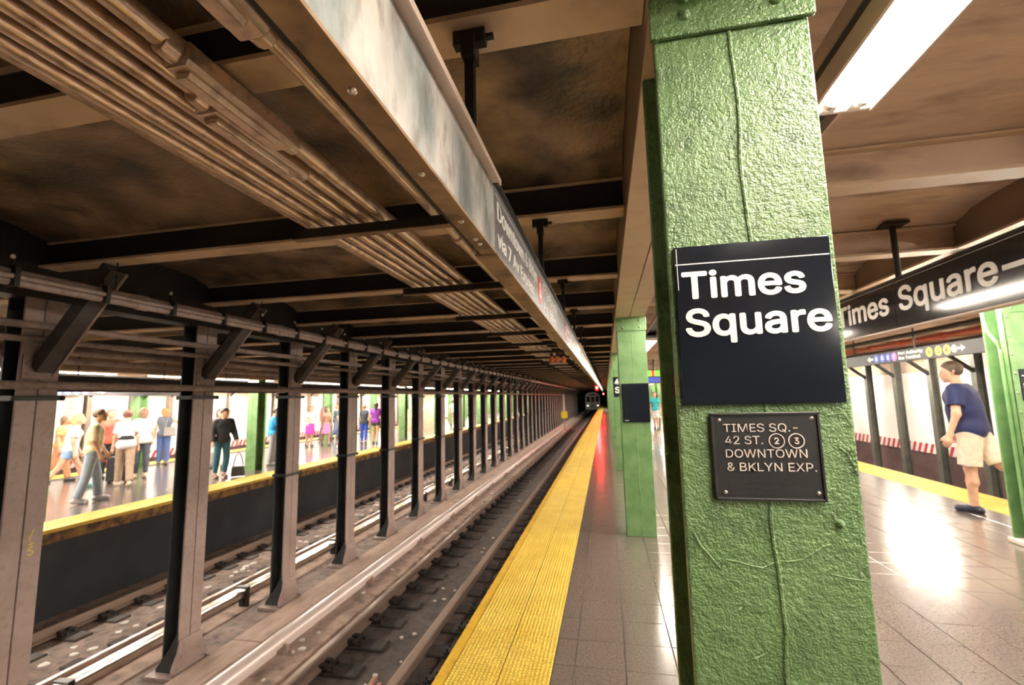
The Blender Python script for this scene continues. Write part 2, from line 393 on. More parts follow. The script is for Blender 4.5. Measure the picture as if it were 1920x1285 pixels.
# ------------------------------------------------------------------ track beds
tb = MB().box(-4.62, Y0, -1.6, EDGE+.06, Y1, -1.30).build('floor_trackbed', 'trackdark'); tag(tb, 'dark concrete bed of the near express track', None, kind='structure')
MB().box(-4.85, Y0, -1.6, -4.30, Y1, -1.205).build('column_bench', 'trackbed', tb)
MB().box(-3.70, Y0, -1.31, -3.30, Y1, -1.185).build('dusty_ledge', 'dust2', tb, bevel=.02, seg=2)
tb2 = MB().box(OE-.06, Y0, -1.85, -4.62, Y1, -1.55).build('floor_trackbed_far', 'trackbed'); tag(tb2, 'concrete bed of the far express track', None, kind='structure')
MB().box(-5.95, Y0, -1.56, -5.0, Y1, -1.44).build('dusty_ledge', 'dust2', tb2, bevel=.02)
tb3 = MB().box(EDGE2-.06, Y0, -1.6, 9.1, Y1, -1.30).build('floor_trackbed_local', 'trackdark'); tag(tb3, kind='structure')
tb4 = MB().box(-18.4, Y0, -1.85, OE2+.06, Y1, -1.55).build('floor_trackbed_far_local', 'trackdark'); tag(tb4, kind='structure')

def rail_mesh(y0, y1, mat_head=True):
    web = [(-.07, -.15), (.07, -.15), (.07, -.135), (.014, -.118), (.014, -.04), (.036, -.03), (.036, -.008), (-.036, -.008), (-.036, -.03), (-.014, -.04), (-.014, -.118), (-.07, -.135)]
    return MB().prism(web, 1, y0, y1), MB().prism([(-.034, -.009), (.034, -.009), (.035, -.003), (.028, 0), (-.028, 0), (-.035, -.003)], 1, y0, y1)
def track(label, xl, zt, y0, y1, ty0, n, dz=0, grp=None, flip=1):
    t = thing('railway_track', label, 'railway track', (0, 0, zt))
    for x in (xl, xl+flip*1.435):
        a, b = rail_mesh(y0, y1)
        r = a.build('rail', 'rail', t, (x, 0, 0)); b.build('rail_head', 'rail_shine', r)
    me = MB().box(-.42, -.115, -.26, .42, .115, -.155).mesh('tie_block', 'tie', bevel=.012, seg=1)
    mp = MB().box(-.22, -.085, -.155, .22, .085, -.138)
    mp.box(-.16, -.1, -.138, -.12, .1, -.11); mp.box(.12, -.1, -.138, .16, .1, -.11)
    for sx in (-1, 1):
        for sy in (-.05, .05):
            mp.cyl((sx*.19, sy, -.14), (sx*.19, sy, -.105), .016, 6); mp.box(sx*.045, sy-.03, -.138, sx*.115, sy+.03, -.095)
    mp2 = mp.mesh('tie_plate', 'tieplate')
    for k in range(n):
        for xx, off in ((xl, .07*flip), (xl+1.435*flip, .0)):
            j = rnd.uniform(-.02, .02)
            o = link('tie_block', me, t, (xx+off+rnd.uniform(-.02, .02), ty0+.52*k+j, rnd.uniform(-.006, .006)))
            link('tie_plate', mp2, o, (-off, 0, 0))
    return t
trk = track('express track beside the yellow platform edge with dark tie blocks', -3.14, -1.12, Y0, 92, 3.15, 70)
track('express track beyond the steel columns below the far platform', -6.06, -1.37, Y0, 92, 4.2, 60, flip=-1)

# third rails
t = thing('third_rail', 'smooth pale third rail running in front of the column bases', 'third rail', (-3.77, 0, -1.2))
MB().prism([(-.10, .0), (.10, .0), (.105, .05), (.095, .10), (.06, .135), (.0, .15), (-.06, .135), (-.095, .10), (-.105, .05)], 1, Y0, 92).build('conductor_bar', 'thirdrail', t, smooth=True)
me = MB().box(.08, -.05, 0, .19, .05, .05).box(.15, -.02, 0, .20, .02, .11).mesh('rail_chair', 'rail', bevel=.006, seg=1)
for k in range(14): link('rail_chair', me, t, (0, 4.75+1.9*k, 0))
t = thing('cover_board', 'wide dusty timber cover boards lying along the column bases', 'cover board', (-4.12, 0, -1.2))
for k in range(16):
    ya = 1.2+3.6*k; MB().box(-.20, ya, .0, .19, ya+3.585, .075).build('plank', 'dust', t, bevel=.008, seg=1)
t = thing('third_rail', 'bright white third rail of the far track behind the steel columns', 'third rail', (-5.45, 0, -1.44))
MB().prism([(-.05, .14), (.05, .14), (.05, .2), (.03, .215), (-.03, .215), (-.05, .2)], 1, Y0, 92).build('conductor_bar', 'rail_shine', t)
me = MB().box(-.04, -.03, 0, .04, .03, .14).box(.06, -.03, 0, .1, .03, .27).box(-.1, -.035, .25, .1, .035, .28).mesh('rail_bracket', 'blacksteel', bevel=.006, seg=1)
for k in range(20): link('rail_bracket', me, t, (0, 3.9+2.3*k, 0))
MB().box(-2.235, Y0, -.18, -2.125, 92, -.08).build('guard_bar', 'rail', trk, bevel=.015)
# dust shoulder between the far track ties
t = thing('cable_trough', 'narrow concrete cable trough beside the third rail of the far track', 'cable trough', (-5.78, 0, -1.44))
MB().box(-.07, Y0, 0, .07, 92, .09).build('trough_body', 'dust', t); MB().box(-.05, Y0, .09, .05, 92, .1).build('trough_lid', 'rail_shine', t)

# scrap and litter on the track
for (x, y, rz, L, dy) in ((-2.42, 4.36, .12, .55, 0), (-2.33, 4.30, .10, .5, 0)):
    o = MB().box(-.025, -L/2, 0, .025, L/2, .045).build('wood_plank', 'scrapwood', None, (x, y, -1.299), bevel=.006, seg=1); o.rotation_euler = (0, 0, rz)
    tag(o, 'short reddish scrap of timber lying between the rails', 'plank', 'scrap timbers on the track bed')
o = MB().box(-.02, -.08, 0, .02, .08, .03).build('wood_plank', 'scrapwood', None, (-2.45, 4.02, -1.299), bevel=.006, seg=1); o.rotation_euler = (0, 0, .6)
tag(o, 'short reddish scrap of timber lying between the rails', 'plank', 'scrap timbers on the track bed')
def litter(x, y, z, s, label, grp):
    n = 6; mb = MB(); pts = []
    for k in range(n):
        a = 2*math.pi*k/n; r = s*rnd.uniform(.6, 1.1); pts.append((r*math.cos(a), r*math.sin(a)*rnd.uniform(.6, 1.5)))
    mb.prism(pts, 2, 0, s*rnd.uniform(.25, .6))
    o = mb.build('litter_scrap', 'scrap', None, (x, y, z)); o.rotation_euler = (0, 0, rnd.uniform(0, 3)); tag(o, label, 'litter', grp)
for k in range(34):
    y = 3.6+rnd.random()**1.6*16; x = rnd.choice([rnd.uniform(-3.6, -3.34), rnd.uniform(-2.56, -2.30)])
    litter(x, y, -1.184 if x < -3.3 else -1.3, rnd.uniform(.018, .038), 'small pale scrap of litter on the near track bed', 'litter on the near track')
for k in range(60):
    y = 4.5+rnd.random()**1.3*18; x = rnd.uniform(-6.96, -6.62)
    litter(x, y, -1.55, rnd.uniform(.03, .075), 'crumpled pale litter among the ties of the far track', 'litter on the far track')

# ------------------------------------------------------------------ ceiling, beams, girders
ZB, ZS = 2.68, 2.98
ceil = MB().box(-19, Y0, 3.16, 9.2, Y1, 3.3).build('ceiling', 'soot'); tag(ceil, 'concrete ceiling of shallow vaults between steel cross beams', None, kind='structure')
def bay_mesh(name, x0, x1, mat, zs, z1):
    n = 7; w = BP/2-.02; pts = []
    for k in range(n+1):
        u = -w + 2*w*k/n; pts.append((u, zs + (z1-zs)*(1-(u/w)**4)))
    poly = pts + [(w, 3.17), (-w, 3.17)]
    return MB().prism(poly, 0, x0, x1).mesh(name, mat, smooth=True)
def beam_mesh(name, x0, x1, mw, mf, zb, zt, fw=.075):
    a = MB().box(x0, -.012, zb+.015, x1, .012, zt).mesh('cross_beam', mw)
    lw = .8 if mw == 'tan' else .45
    c = MB().box(x0, -fw*lw, zt-.114, x1, fw*lw, zt-.102).mesh('top_ledge', mf)
    b = MB().box(x0, -fw, zb, x1, fw, zb+.018).mesh('bottom_flange', mf)
    return a, b, c
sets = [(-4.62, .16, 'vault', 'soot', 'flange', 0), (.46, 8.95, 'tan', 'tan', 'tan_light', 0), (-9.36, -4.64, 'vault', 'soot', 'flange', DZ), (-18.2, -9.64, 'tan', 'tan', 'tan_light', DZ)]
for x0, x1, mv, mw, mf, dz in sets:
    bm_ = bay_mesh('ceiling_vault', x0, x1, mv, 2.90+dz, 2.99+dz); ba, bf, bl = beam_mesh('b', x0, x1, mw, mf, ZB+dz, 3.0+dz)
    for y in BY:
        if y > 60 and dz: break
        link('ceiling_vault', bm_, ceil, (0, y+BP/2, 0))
        b = link('cross_beam', ba, ceil, (0, y, 0)); link('bottom_flange', bf, b); link('top_ledge', bl, b)
# girders over the two pillar rows of each platform
GZ = 2.45
def girder(x0, x1, dz, ms, mb_, split=True):
    g = MB().box(x0+.02, Y0, GZ+.02+dz, x0+.05, Y1, 3.05+dz).box(x1-.05, Y0, GZ+.02+dz, x1-.02, Y1, 3.05+dz).build('girder', ms, ceil)
    xm = (x0+x1)/2
    MB().box(x0, Y0, GZ+dz, xm-.004, Y1, GZ+.02+dz).build('bottom_plate', mb_, g)
    MB().box(xm+.004, Y0, GZ+dz, x1, Y1, GZ+.02+dz).build('bottom_plate', mb_, g)
girder(.144, .470, 0, 'tan_dark', 'tan_light'); girder(3.93, 4.25, 0, 'tan_dark', 'tan_light')
girder(mx(.470), mx(.144), DZ, 'tan_dark', 'tan_light'); girder(mx(4.25), mx(3.93), DZ, 'tan_dark', 'tan_light')
g = MB().box(2.86, Y0, ZB+.0, 3.06, Y1, ZB+.02).build('girder', 'tan_light', ceil); MB().box(2.90, Y0, ZB+.02, 2.93, Y1, 3.05).build('girder_web', 'tan_dark', g)
MB().box(-4.66, Y0, 2.43, -4.44, Y1, 3.16).build('girder', 'soot', ceil)
# walls beyond the local tracks
wall = MB().box(8.95, Y0, -.27, 9.15, Y1, 2.02).build('wall_right', 'walltile'); tag(wall, 'white wall beyond the local track', None, kind='structure')
MB().box(8.95, Y0, -1.4, 9.15, Y1, -.27).build('lower_wall', 'wallbrown', wall); MB().box(8.95, Y0, 2.02, 9.15, Y1, 3.16).build('upper_wall', 'tan_light', wall)
wall2 = MB().box(-18.4, Y0, -.52, -18.15, Y1, 1.9).build('wall_left', 'walltile'); tag(wall2, 'white wall behind the far platform', None, kind='structure')
MB().box(-18.4, Y0, -1.6, -18.15, Y1, -.52).build('lower_wall', 'wallbrown', wall2); MB().box(-18.4, Y0, 1.9, -18.15, Y1, 3.16).build('upper_wall', 'tan_light', wall2)
def stripe_board(label, x, sgn, z0, ya, yb, lean):
    t = thing('striped_board', label, 'warning board', (x, 0, z0))
    MB().box(0, ya, 0, -sgn*.02, yb, .27).build('board', 'stripe_white', t)
    me = MB().prism([(-.055, 0), (.055, 0), (.055+lean, .268), (-.055+lean, .268)], 0, sgn*.0, sgn*.004).mesh('red_stripe', 'stripe_red')
    n = int((yb-ya)/.25)-1
    for k in range(min(n, 290)): link('red_stripe', me, t, (0, ya+.2+.25*k, .001))
stripe_board('red and white diagonal striped board on the wall across the local track', 8.92, -1, -.27, 7, 40, -.13)
stripe_board('red and white diagonal striped board on the wall behind the far platform', -18.12, 1, -.52, 9, 45, .13)
def wall_columns(x, z0, ztop, ys, mat, label, grp, sgn):
    me = MB().box(-.09, -.085, 0, -.07, .085, ztop-z0).box(.07, -.085, 0, .09, .085, ztop-z0).box(-.07, -.012, 0, .07, .012, ztop-z0).mesh('column_shaft', mat)
    mb_ = MB().prism([(0, 1.9-z0-.0), (0, 2.0-z0), (sgn*.62, 2.52-z0), (sgn*.72, 2.52-z0)], 1, -.04, .04).mesh('knee_brace', 'blacksteel')
    for y in ys:
        t = thing('wall_column', label, 'column', (x, y, z0), group=grp)
        link('column_shaft', me, t); link('knee_brace', mb_, t, (sgn*.09, 0, 0))
wall_columns(8.6, -1.3, 2.67, [8.12+1.524*k for k in range(0, 16)], 'wallcol', 'slim dark steel column against the white wall across the local track', 'columns along the right wall', -1)
wall_columns(-17.8, -1.55, 2.42, [8.12+1.524*k for k in range(0, 24)], 'wallcol_brown', 'slim brown steel column against the white wall behind the far platform', 'columns along the far wall', 1)
# tunnel ends
e = MB().box(-19, Y1, -1.8, 9.2, Y1+.2, 3.3).build('wall_end', 'blackwall'); tag(e, kind='structure')
e = MB().box(-19, Y0-.2, -1.8, 9.2, Y0, 3.3).build('wall_rear', 'blackwall'); tag(e, kind='structure')

# ------------------------------------------------------------------ lamps
def lamp_meshes(L):
    d = {}
    d['housing'] = MB().box(-.10, 0, .055, .10, L, .098).mesh('housing', 'housing', bevel=.004, seg=1)
    d['reflector'] = MB().add([(-.095, 0, 0), (-.05, 0, .05), (.05, 0, .05), (.095, 0, 0), (-.095, L, 0), (-.05, L, .05), (.05, L, .05), (.095, L, 0)],
                              [(0, 1, 5, 4), (1, 2, 6, 5), (2, 3, 7, 6)]).mesh('reflector', 'pan')
    d['rim'] = MB().box(-.104, 0, -.006, -.094, L, .06).box(.094, 0, -.006, .104, L, .06).mesh('side_rim', 'galv_rim')
    d['tube'] = MB().cyl((0, .04, 0), (0, L-.04, 0), .017, 10).mesh('tube', 'tube', smooth=True)
    d['tubeb'] = MB().cyl((0, .04, 0), (0, L-.04, 0), .017, 10).mesh('tube_bright', 'tubeb', smooth=True)
    mb = MB().box(-.095, 0, .0, .095, .012, .05); mb.prism([(-.06, .0), (-.02, .0), (-.025, .05), (-.055, .05)], 1, .012, .05)
    ring(mb, (-.045, .05, .012), (0, 1, 0), .019, .028, .02, 14); ring(mb, (.045, .05, .012), (0, 1, 0), .019, .028, .02, 14); mb.prism([(.02, .0), (.06, .0), (.055, .05), (.025, .05)], 1, .012, .05)
    d['holder'] = mb.mesh('lamp_holder', 'lamp_end')
    return d
_LM = {}
def lamp(x, y, z, L, label, grp, bare=False):
    if L not in _LM: _LM[L] = lamp_meshes(L)
    d = _LM[L]
    t = thing('fluorescent_lamp', label, 'lamp', (x, y, z), group=grp)
    link('housing', d['housing'], t); link('reflector', d['reflector'], t); link('side_rim', d['rim'], t)
    tz = -.022 if bare else .012
    tm = d['tubeb'] if bare else d['tube']
    link('tube', tm, t, (-.045, 0, tz)); link('tube', tm, t, (.045, 0, tz))
    link('lamp_holder', d['holder'], t); link('lamp_holder', d['holder'], t, (0, L, 0), (0, 0, math.pi))
def raceway(x, z, label):
    t = thing('lighting_raceway', label, 'raceway', (x, 0, z))
    MB().box(-.09, Y0, .05, .09, 90, .06).build('tray', 'housing', t); MB().box(-.10, Y0, .0, -.09, 90, .06).box(.09, Y0, .0, .10, 90, .06).build('side_rim', 'galv_rim', t)
LP = 4.57
for k in range(-1, 13):
    y = -.82 + LP*k
    if k >= 0: lamp(.83, y, 2.50, 2.48, 'open fluorescent batten with white reflector above the green pillar row', 'lamps over the near platform pillars')
    lamp(3.50, y, 2.50, 2.48, 'open fluorescent batten above the platform between sign and rear pillars', 'lamps over the rear of the near platform', True)
    if k >= 0:
        lamp(mx(.83), y, 2.50+DZ, 3.9, 'fluorescent batten above the waiting crowd on the far platform', 'lamps over the far platform crowd', True)
        lamp(mx(3.50), y, 2.50+DZ, 2.48, 'fluorescent batten at the rear of the far platform', 'lamps over the rear of the far platform', True)
        lamp(7.75, y, 2.50, 2.48, 'added fluorescent batten brightening the white wall across the local track', 'added wall-wash lamps over the local track', True)  # invented row, added to brighten the white wall
        lamp(-17.0, y, 2.50+DZ, 2.48, 'added fluorescent batten brightening the white wall across the far local track', 'added wall-wash lamps over the far local track', True)  # same added wall-wash row, mirrored for the far wall
raceway(.83, 2.602, 'dark lighting raceway above the green pillar row'); raceway(3.50, 2.602, 'dark lighting raceway at the rear of the near platform')
raceway(mx(.83), 2.602+DZ, 'dark lighting raceway above the far platform crowd')

# ------------------------------------------------------------------ steel columns between the express tracks
H = 2.43+1.2
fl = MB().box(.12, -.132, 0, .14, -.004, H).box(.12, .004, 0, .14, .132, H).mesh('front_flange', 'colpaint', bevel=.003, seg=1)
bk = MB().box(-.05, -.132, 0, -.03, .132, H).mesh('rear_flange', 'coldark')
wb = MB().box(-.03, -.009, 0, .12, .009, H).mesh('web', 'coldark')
gs = MB().prism([(-.132, .34), (.132, .34), (.15, .22), (.21, .09), (.21, .02), (-.21, .02), (-.21, .09), (-.15, .22)], 0, .141, .155)
for yy, zz in ((-.1, .28), (.1, .28), (-.1, .17), (.1, .17), (-.15, .07), (.15, .07)): gs.dome((.155, yy, zz), (1, 0, 0), .014, .01, 6, 2)
gs = gs.mesh('base_gusset', 'colpaint')
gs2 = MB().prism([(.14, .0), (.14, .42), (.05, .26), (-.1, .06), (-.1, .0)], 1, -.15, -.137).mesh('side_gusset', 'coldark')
bp_ = MB().box(-.14, -.24, 0, .20, .24, .03)
for yy in (-.2, .2): bp_.cyl((.175, yy, .03), (.175, yy, .055), .018, 6)
bp_ = bp_.mesh('base_plate', 'pipe')
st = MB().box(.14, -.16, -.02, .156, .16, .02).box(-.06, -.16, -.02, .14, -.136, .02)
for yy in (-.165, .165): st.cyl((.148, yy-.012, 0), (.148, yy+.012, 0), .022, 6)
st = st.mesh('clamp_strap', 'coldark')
# knee brace: angle section from the column face up to the cross beam
def brace_mesh():
    a = Vector((.155, 0, 3.07)); b = Vector((.80, 0, 3.84)); d = (b-a).normalized(); n = Vector((d.z, 0, -d.x))
    mb = None
    def slab(u0, u1, y0, y1, e0=0, e1=0):
        q = [a + n*u0 + d*e0, a + n*u1 + d*e0, b + n*u1 + d*e1, b + n*u0 + d*e1]
        mb.prism([(p.x, p.z) for p in q], 1, y0, y1)
    mb = MB(); slab(-.05, .06, -.062, -.048); slab(-.05, -.036, -.062, .05)
    slab(.052, .064, -.064, .05); m1 = mb.mesh('knee_brace', 'brace'); mb = MB(); slab(.050, .072, .052, .070)
    return m1, mb.mesh('brace_flange', 'pipe')
br, brf = brace_mesh()
bfoot = MB().box(.14, -.12, 2.98, .153, .12, 3.17)
for yy in (-.085, .085):
    for zz in (3.02, 3.10): bfoot.dome((.153, yy, zz), (1, 0, 0), .017, .013, 7, 2)
bfoot = bfoot.mesh('brace_foot', 'colpaint')
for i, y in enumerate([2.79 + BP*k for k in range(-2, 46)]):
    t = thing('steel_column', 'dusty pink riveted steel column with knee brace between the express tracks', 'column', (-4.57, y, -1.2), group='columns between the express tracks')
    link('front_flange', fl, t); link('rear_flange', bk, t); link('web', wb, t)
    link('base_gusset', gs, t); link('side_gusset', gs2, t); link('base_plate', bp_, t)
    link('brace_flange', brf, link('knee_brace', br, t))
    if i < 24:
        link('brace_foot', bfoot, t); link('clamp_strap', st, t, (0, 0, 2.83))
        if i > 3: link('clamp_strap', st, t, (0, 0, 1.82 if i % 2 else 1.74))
# yellow chalk marks on the nearest column: flat marks on its face
ch = thing('chalk_mark', 'yellow chalked figures on the face of a steel column', 'chalk mark', (-4.429, 2.83, .42))
for s_, dz_, cp in (('/', .12, .07), ('+', .06, .06), ('5', 0, .06)): text(s_, 'chalk', ch, (0, 0, dz_), (0, 1, 0), (0, 0, 1), cap=cp, thick=.001, bold=0)

# pipes clipped along the columns
def pipe(name, label, x, z, r, mat, ya=Y0, yb=70, cat='pipe', couple=None, grp=None):
    t = thing(name, label, cat, (x, 0, z), group=grp)
    MB().cyl((0, ya, 0), (0, yb, 0), r, 12).build('pipe_run', mat, t, smooth=True)
    if couple:
        me = MB().cyl((0, -.05, 0), (0, .05, 0), r*1.3, 12).mesh('coupling', mat, smooth=True)
        y = couple[0]
        while y < yb and y < 30: link('coupling', me, t, (0, y, 0)); y += couple[1]
    return t
pipe('steel_pipe', 'single brown pipe strapped across the columns at head height', -4.388, 1.73, .034, 'pipe', couple=(2.45, 3.08))
pipe('steel_pipe', 'upper one of two brown pipes running behind the knee braces', -4.392, 2.20, .030, 'pipe', couple=(1.2, 4.6))
pipe('steel_pipe', 'lower one of two brown pipes running behind the knee braces', -4.396, 2.09, .026, 'pipe', couple=(2.2, 4.6))
t = thing('cable_bundle', 'bundle of brown cables with clamps and pale knobs slung past the knee braces', 'cable bundle', (-3.74, 0, 2.37))
for dz_, dx_, r_ in ((0, 0, .027), (.062, -.005, .027), (.03, .04, .017)): MB().cyl((dx_, Y0, dz_), (dx_, 62, dz_), r_, 10).build('cable', 'pipe', t, smooth=True)
mc = MB().box(-.04, -.014, -.035, .062, .014, .1).box(-.008, -.006, .1, .008, .006, .15).mesh('cable_clamp', 'soot'); mk = MB().ell((0, 0, .165), (.014, .014, .018), 8, 6).mesh('knob', 'scrap', smooth=True)
mj = MB().cyl((0, -.05, 0), (0, .05, 0), .034, 10).cyl((-.005, -.05, .062), (-.005, .05, .062), .034, 10).mesh('cable_joint', 'pipe', smooth=True)
for k in range(40):
    y = 1.05+.55*k; link('cable_clamp', mc, t, (0, y, 0)); 
    if k % 2 == 0 or k > 6: link('knob', mk, t, (0, y, 0))
    if k % 3 == 0: link('cable_joint', mj, t, (0, y+.3, 0))
for k in range(24): MB().cyl((0, 1.25+BP*k, .1), (0, 1.25+BP*k, .31), .006, 6).build('hanger_rod', 'soot', t)
# pipes on the far face of the column line (seen between the columns)
for q, (x_, z_) in enumerate(((-4.78, 2.05), (-5.0, 2.1), (-5.15, 2.0))):
    pipe('steel_pipe', 'brown pipe on the far side of the column line', x_, z_, .03, 'pipe', grp='pipes behind the columns')

# ------------------------------------------------------------------ conduits under the track ceiling
CX = [-1.70, -1.612, -1.522, -1.432, -1.340, -1.235]
CR = [.030, .030, .030, .030, .030, .036]
CZ = 2.632
def conduit_body(L=.42):
    mb = MB()
    prof = [(-.05, -.052), (.05, -.052), (.062, -.03), (.062, .03), (-.062, .03), (-.062, -.03)]
    mb.prism(prof, 1, -L/2, L/2)
    mb.prism([(-.03, -.075), (.03, -.075), (.045, -.05), (-.045, -.05)], 1, -L/2+.02, L/2-.06)
    mb.cyl((0, L/2, 0), (0, L/2+.05, 0), .05, 10, .044); mb.cyl((0, -L/2-.05, 0), (0, -L/2, 0), .044, 10, .05)
    return mb.mesh('pull_fitting', 'conduit', bevel=.008, seg=2)
cb = conduit_body()
for k, (x, r) in enumerate(zip(CX, CR)):
    t = thing('conduit', 'tan painted conduit in the rack of parallel conduits under the track ceiling', 'conduit', (x, 0, CZ), group='rack of parallel conduits')
    MB().cyl((0, Y0, 0), (0, 60, 0), r, 14).build('conduit_run', 'conduit', t, smooth=True)
    if k >= 4:
        link('pull_fitting', cb, t, (0, 1.485 if k == 4 else 1.275, -.012), None, (.75, 1.15, 1))
        tag(t, 'tan conduit with a bulky pull fitting, ' + ('second from the open side of the rack' if k == 4 else 'outermost on the sign side of the rack'))
t = thing('conduit', 'slim tan conduit at the column side of the conduit rack', 'conduit', (-1.765, 0, CZ)); MB().cyl((0, Y0, 0), (0, 60, 0), .013, 8).build('conduit_run', 'conduit', t, smooth=True)
t = thing('conduit', 'lone tan conduit between the conduit rack and the sign trunking', 'conduit', (-.935, 0, CZ+.005))
MB().cyl((0, Y0, 0), (0, 60, 0), .028, 12).build('conduit_run', 'conduit', t, smooth=True); link('pull_fitting', cb, t, (0, .80, -.012), None, (.9, 1, .9))
me = MB().cyl((0, -.04, 0), (0, .04, 0), .038, 12).mesh('coupling', 'conduit', smooth=True)
for y in (2.85, 5.9, 8.9, 12): link('coupling', me, t, (0, y, 0))
ab = MB().box(-.70, -.027, -.055, .42, -.021, -.001).mesh('angle_bar', 'soot'); abf = MB().box(-.70, -.027, -.061, .42, .025, -.055).mesh('bar_foot', 'rustbar'); rd = MB().cyl((-.655, .01, 0), (-.655, .01, .40), .007, 6).cyl((.38, .01, 0), (.38, .01, .40), .007, 6).cyl((-.655, .01, -.03), (-.655, .01, -.006), .014, 6).mesh('hanger_rod', 'soot')
ch_ = MB()
for k in range(5):
    x = CX[k]+1.17
    ch_.tube([(x-.045, .03, -.004), (x-.035, .032, -.02), (x-.01, .034, -.028), (x+.02, .034, -.02), (x+.04, .03, -.004)], .004, 5)
ch_ = ch_.mesh('wire_tie', 'soot')
for k in range(1, 34):
    y = 2.36+BP*k-BP*1
    t = thing('conduit_hanger', 'rusty angle bar hanger carrying the conduit rack', 'hanger', (-1.12, y, CZ-.042), group='hangers under the conduit rack')
    link('bar_foot', abf, link('angle_bar', ab, t)); link('hanger_rod', rd, t)
    if k == 1: link('wire_tie', ch_, t)

# three amber insulators hung under the rack
for k in range(3):
    t = thing('amber_bulb', 'amber glass bulb hanging beside the conduit rack', 'bulb', (-1.15+.13*k, 10.06, 2.30), group='three amber bulbs')
    MB().ell((0, 0, .07), (.06, .06, .085), 12, 10).build('glass', 'amber', t, smooth=True); MB().cyl((0, 0, .14), (0, 0, .22), .035, 10).cyl((0, 0, .22), (0, 0, .229), .008, 6).build('cap', 'soot', t)

# ------------------------------------------------------------------ sign trunking over the platform edge
SX = -.365
t = thing('sign_trunking', 'long stained galvanised trunking with painted-in glare streaks hung above the platform edge', 'trunking', (SX, 0, 2.07))
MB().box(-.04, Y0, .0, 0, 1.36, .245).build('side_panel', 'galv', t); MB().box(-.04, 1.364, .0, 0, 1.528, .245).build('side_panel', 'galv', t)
MB().box(-.052, Y0, -.008, .004, 1.36, 0).build('bottom_strip', 'rustbar', t); MB().box(-.052, 1.366, -.008, .004, 1.528, 0).build('bottom_strip', 'rustbar', t)
MB().box(-.05, Y0, .245, .034, 1.50, .253).box(.028, Y0, .232, .034, 1.50, .245).build('top_lip', 'galv_rim', t)
MB().box(-.085, Y0, .02, -.04, 1.528, .2).build('rear_channel', 'soot', t)
me = MB().dome((0, 0, 0), (0, 0, -1), .009, .007, 10, 3).mesh('bolt', 'steel', smooth=True)
for k in range(9): link('bolt', me, t, (-.024, .34+.29*k if k < 4 else 1.36+.05*(k-4) if k < 6 else -.25*(k-5), -.008))
t = thing('direction_sign', 'long black hanging sign with white downtown lettering and red route discs', 'sign', (SX, 1.53, 2.06))
FY = 5.1
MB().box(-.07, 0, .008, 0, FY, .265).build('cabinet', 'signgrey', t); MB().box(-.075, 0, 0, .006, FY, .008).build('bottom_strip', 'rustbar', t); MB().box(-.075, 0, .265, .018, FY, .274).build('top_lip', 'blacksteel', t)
MB().box(0, .01, .235, .0012, FY, .239).build('white_line', 'whiteline', t)
RY, UZ = (0, 1, 0), (0, 0, 1)
text('Downtown & Bklyn', 'white', t, (.0004, .035, .145), RY, UZ, w=.99, cap=.072, bold=.012); text('via 7 Av Express', 'white', t, (.0004, .035, .045), RY, UZ, w=.86, cap=.062, bold=.012)
for yc, n_, l1, l2 in ((1.16, '2', 'Flatbush', 'Av-Bklyn'), (2.95, '3', 'New Lots', 'Av-Bklyn')):
    disc('red_v', t, (0, yc, .135), (1, 0, 0), .085); text(n_, 'white', t, (.0022, yc-.035, .09), RY, UZ, cap=.095, thick=.001, bold=.03)
    text(l1, 'white', t, (.0004, yc+.13, .145), RY, UZ, w=.85, cap=.075, bold=.012); text(l2, 'white', t, (.0004, yc+.13, .045), RY, UZ, w=.75, cap=.062, bold=.012)
t = thing('sign_trunking', 'far run of galvanised trunking beyond the hanging downtown sign', 'trunking', (SX, 1.53+FY+.01, 2.07))
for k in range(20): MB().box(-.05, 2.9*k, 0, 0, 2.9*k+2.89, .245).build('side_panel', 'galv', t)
MB().box(-.06, 0, -.008, .006, 58, 0).build('bottom_strip', 'rustbar', t); MB().box(-.05, 0, .245, .03, 58, .253).build('top_lip', 'galv_rim', t)
hr = MB().box(-.014, -.014, 2.33, .014, .014, ZB-.01).box(-.05, -.016, ZB-.05, .05, .016, ZB-.004).box(-.02, -.03, ZB-.1, .02, .03, ZB-.03).box(.03, -.008, ZB-.035, .075, .008, ZB-.022).mesh('hanger', 'blacksteel')
for k in range(-1, 24):
    y = 2.77 + BP*k
    o = link('sign_hanger', hr, None, (-.362, y, 0))
    tag(o, 'dark steel hanger holding the overhead sign from a cross beam', 'hanger', 'hangers of the overhead sign')
# mirrored dark trunking above the far platform edge
t = thing('sign_trunking', 'dark trunking hung above the edge of the far platform', 'trunking', (mx(SX), 0, 2.07+DZ))
MB().box(-.0, Y0, 0, .09, 60, .26).build('side_panel', 'soot', t); MB().box(-.01, Y0, -.008, .1, 60, 0).build('bottom_strip', 'rustbar', t)
for k in range(24): MB().cyl((.04, 3+BP*k, .26), (.04, 3+BP*k, .62), .01, 6).build('hanger_rod', 'soot', t)

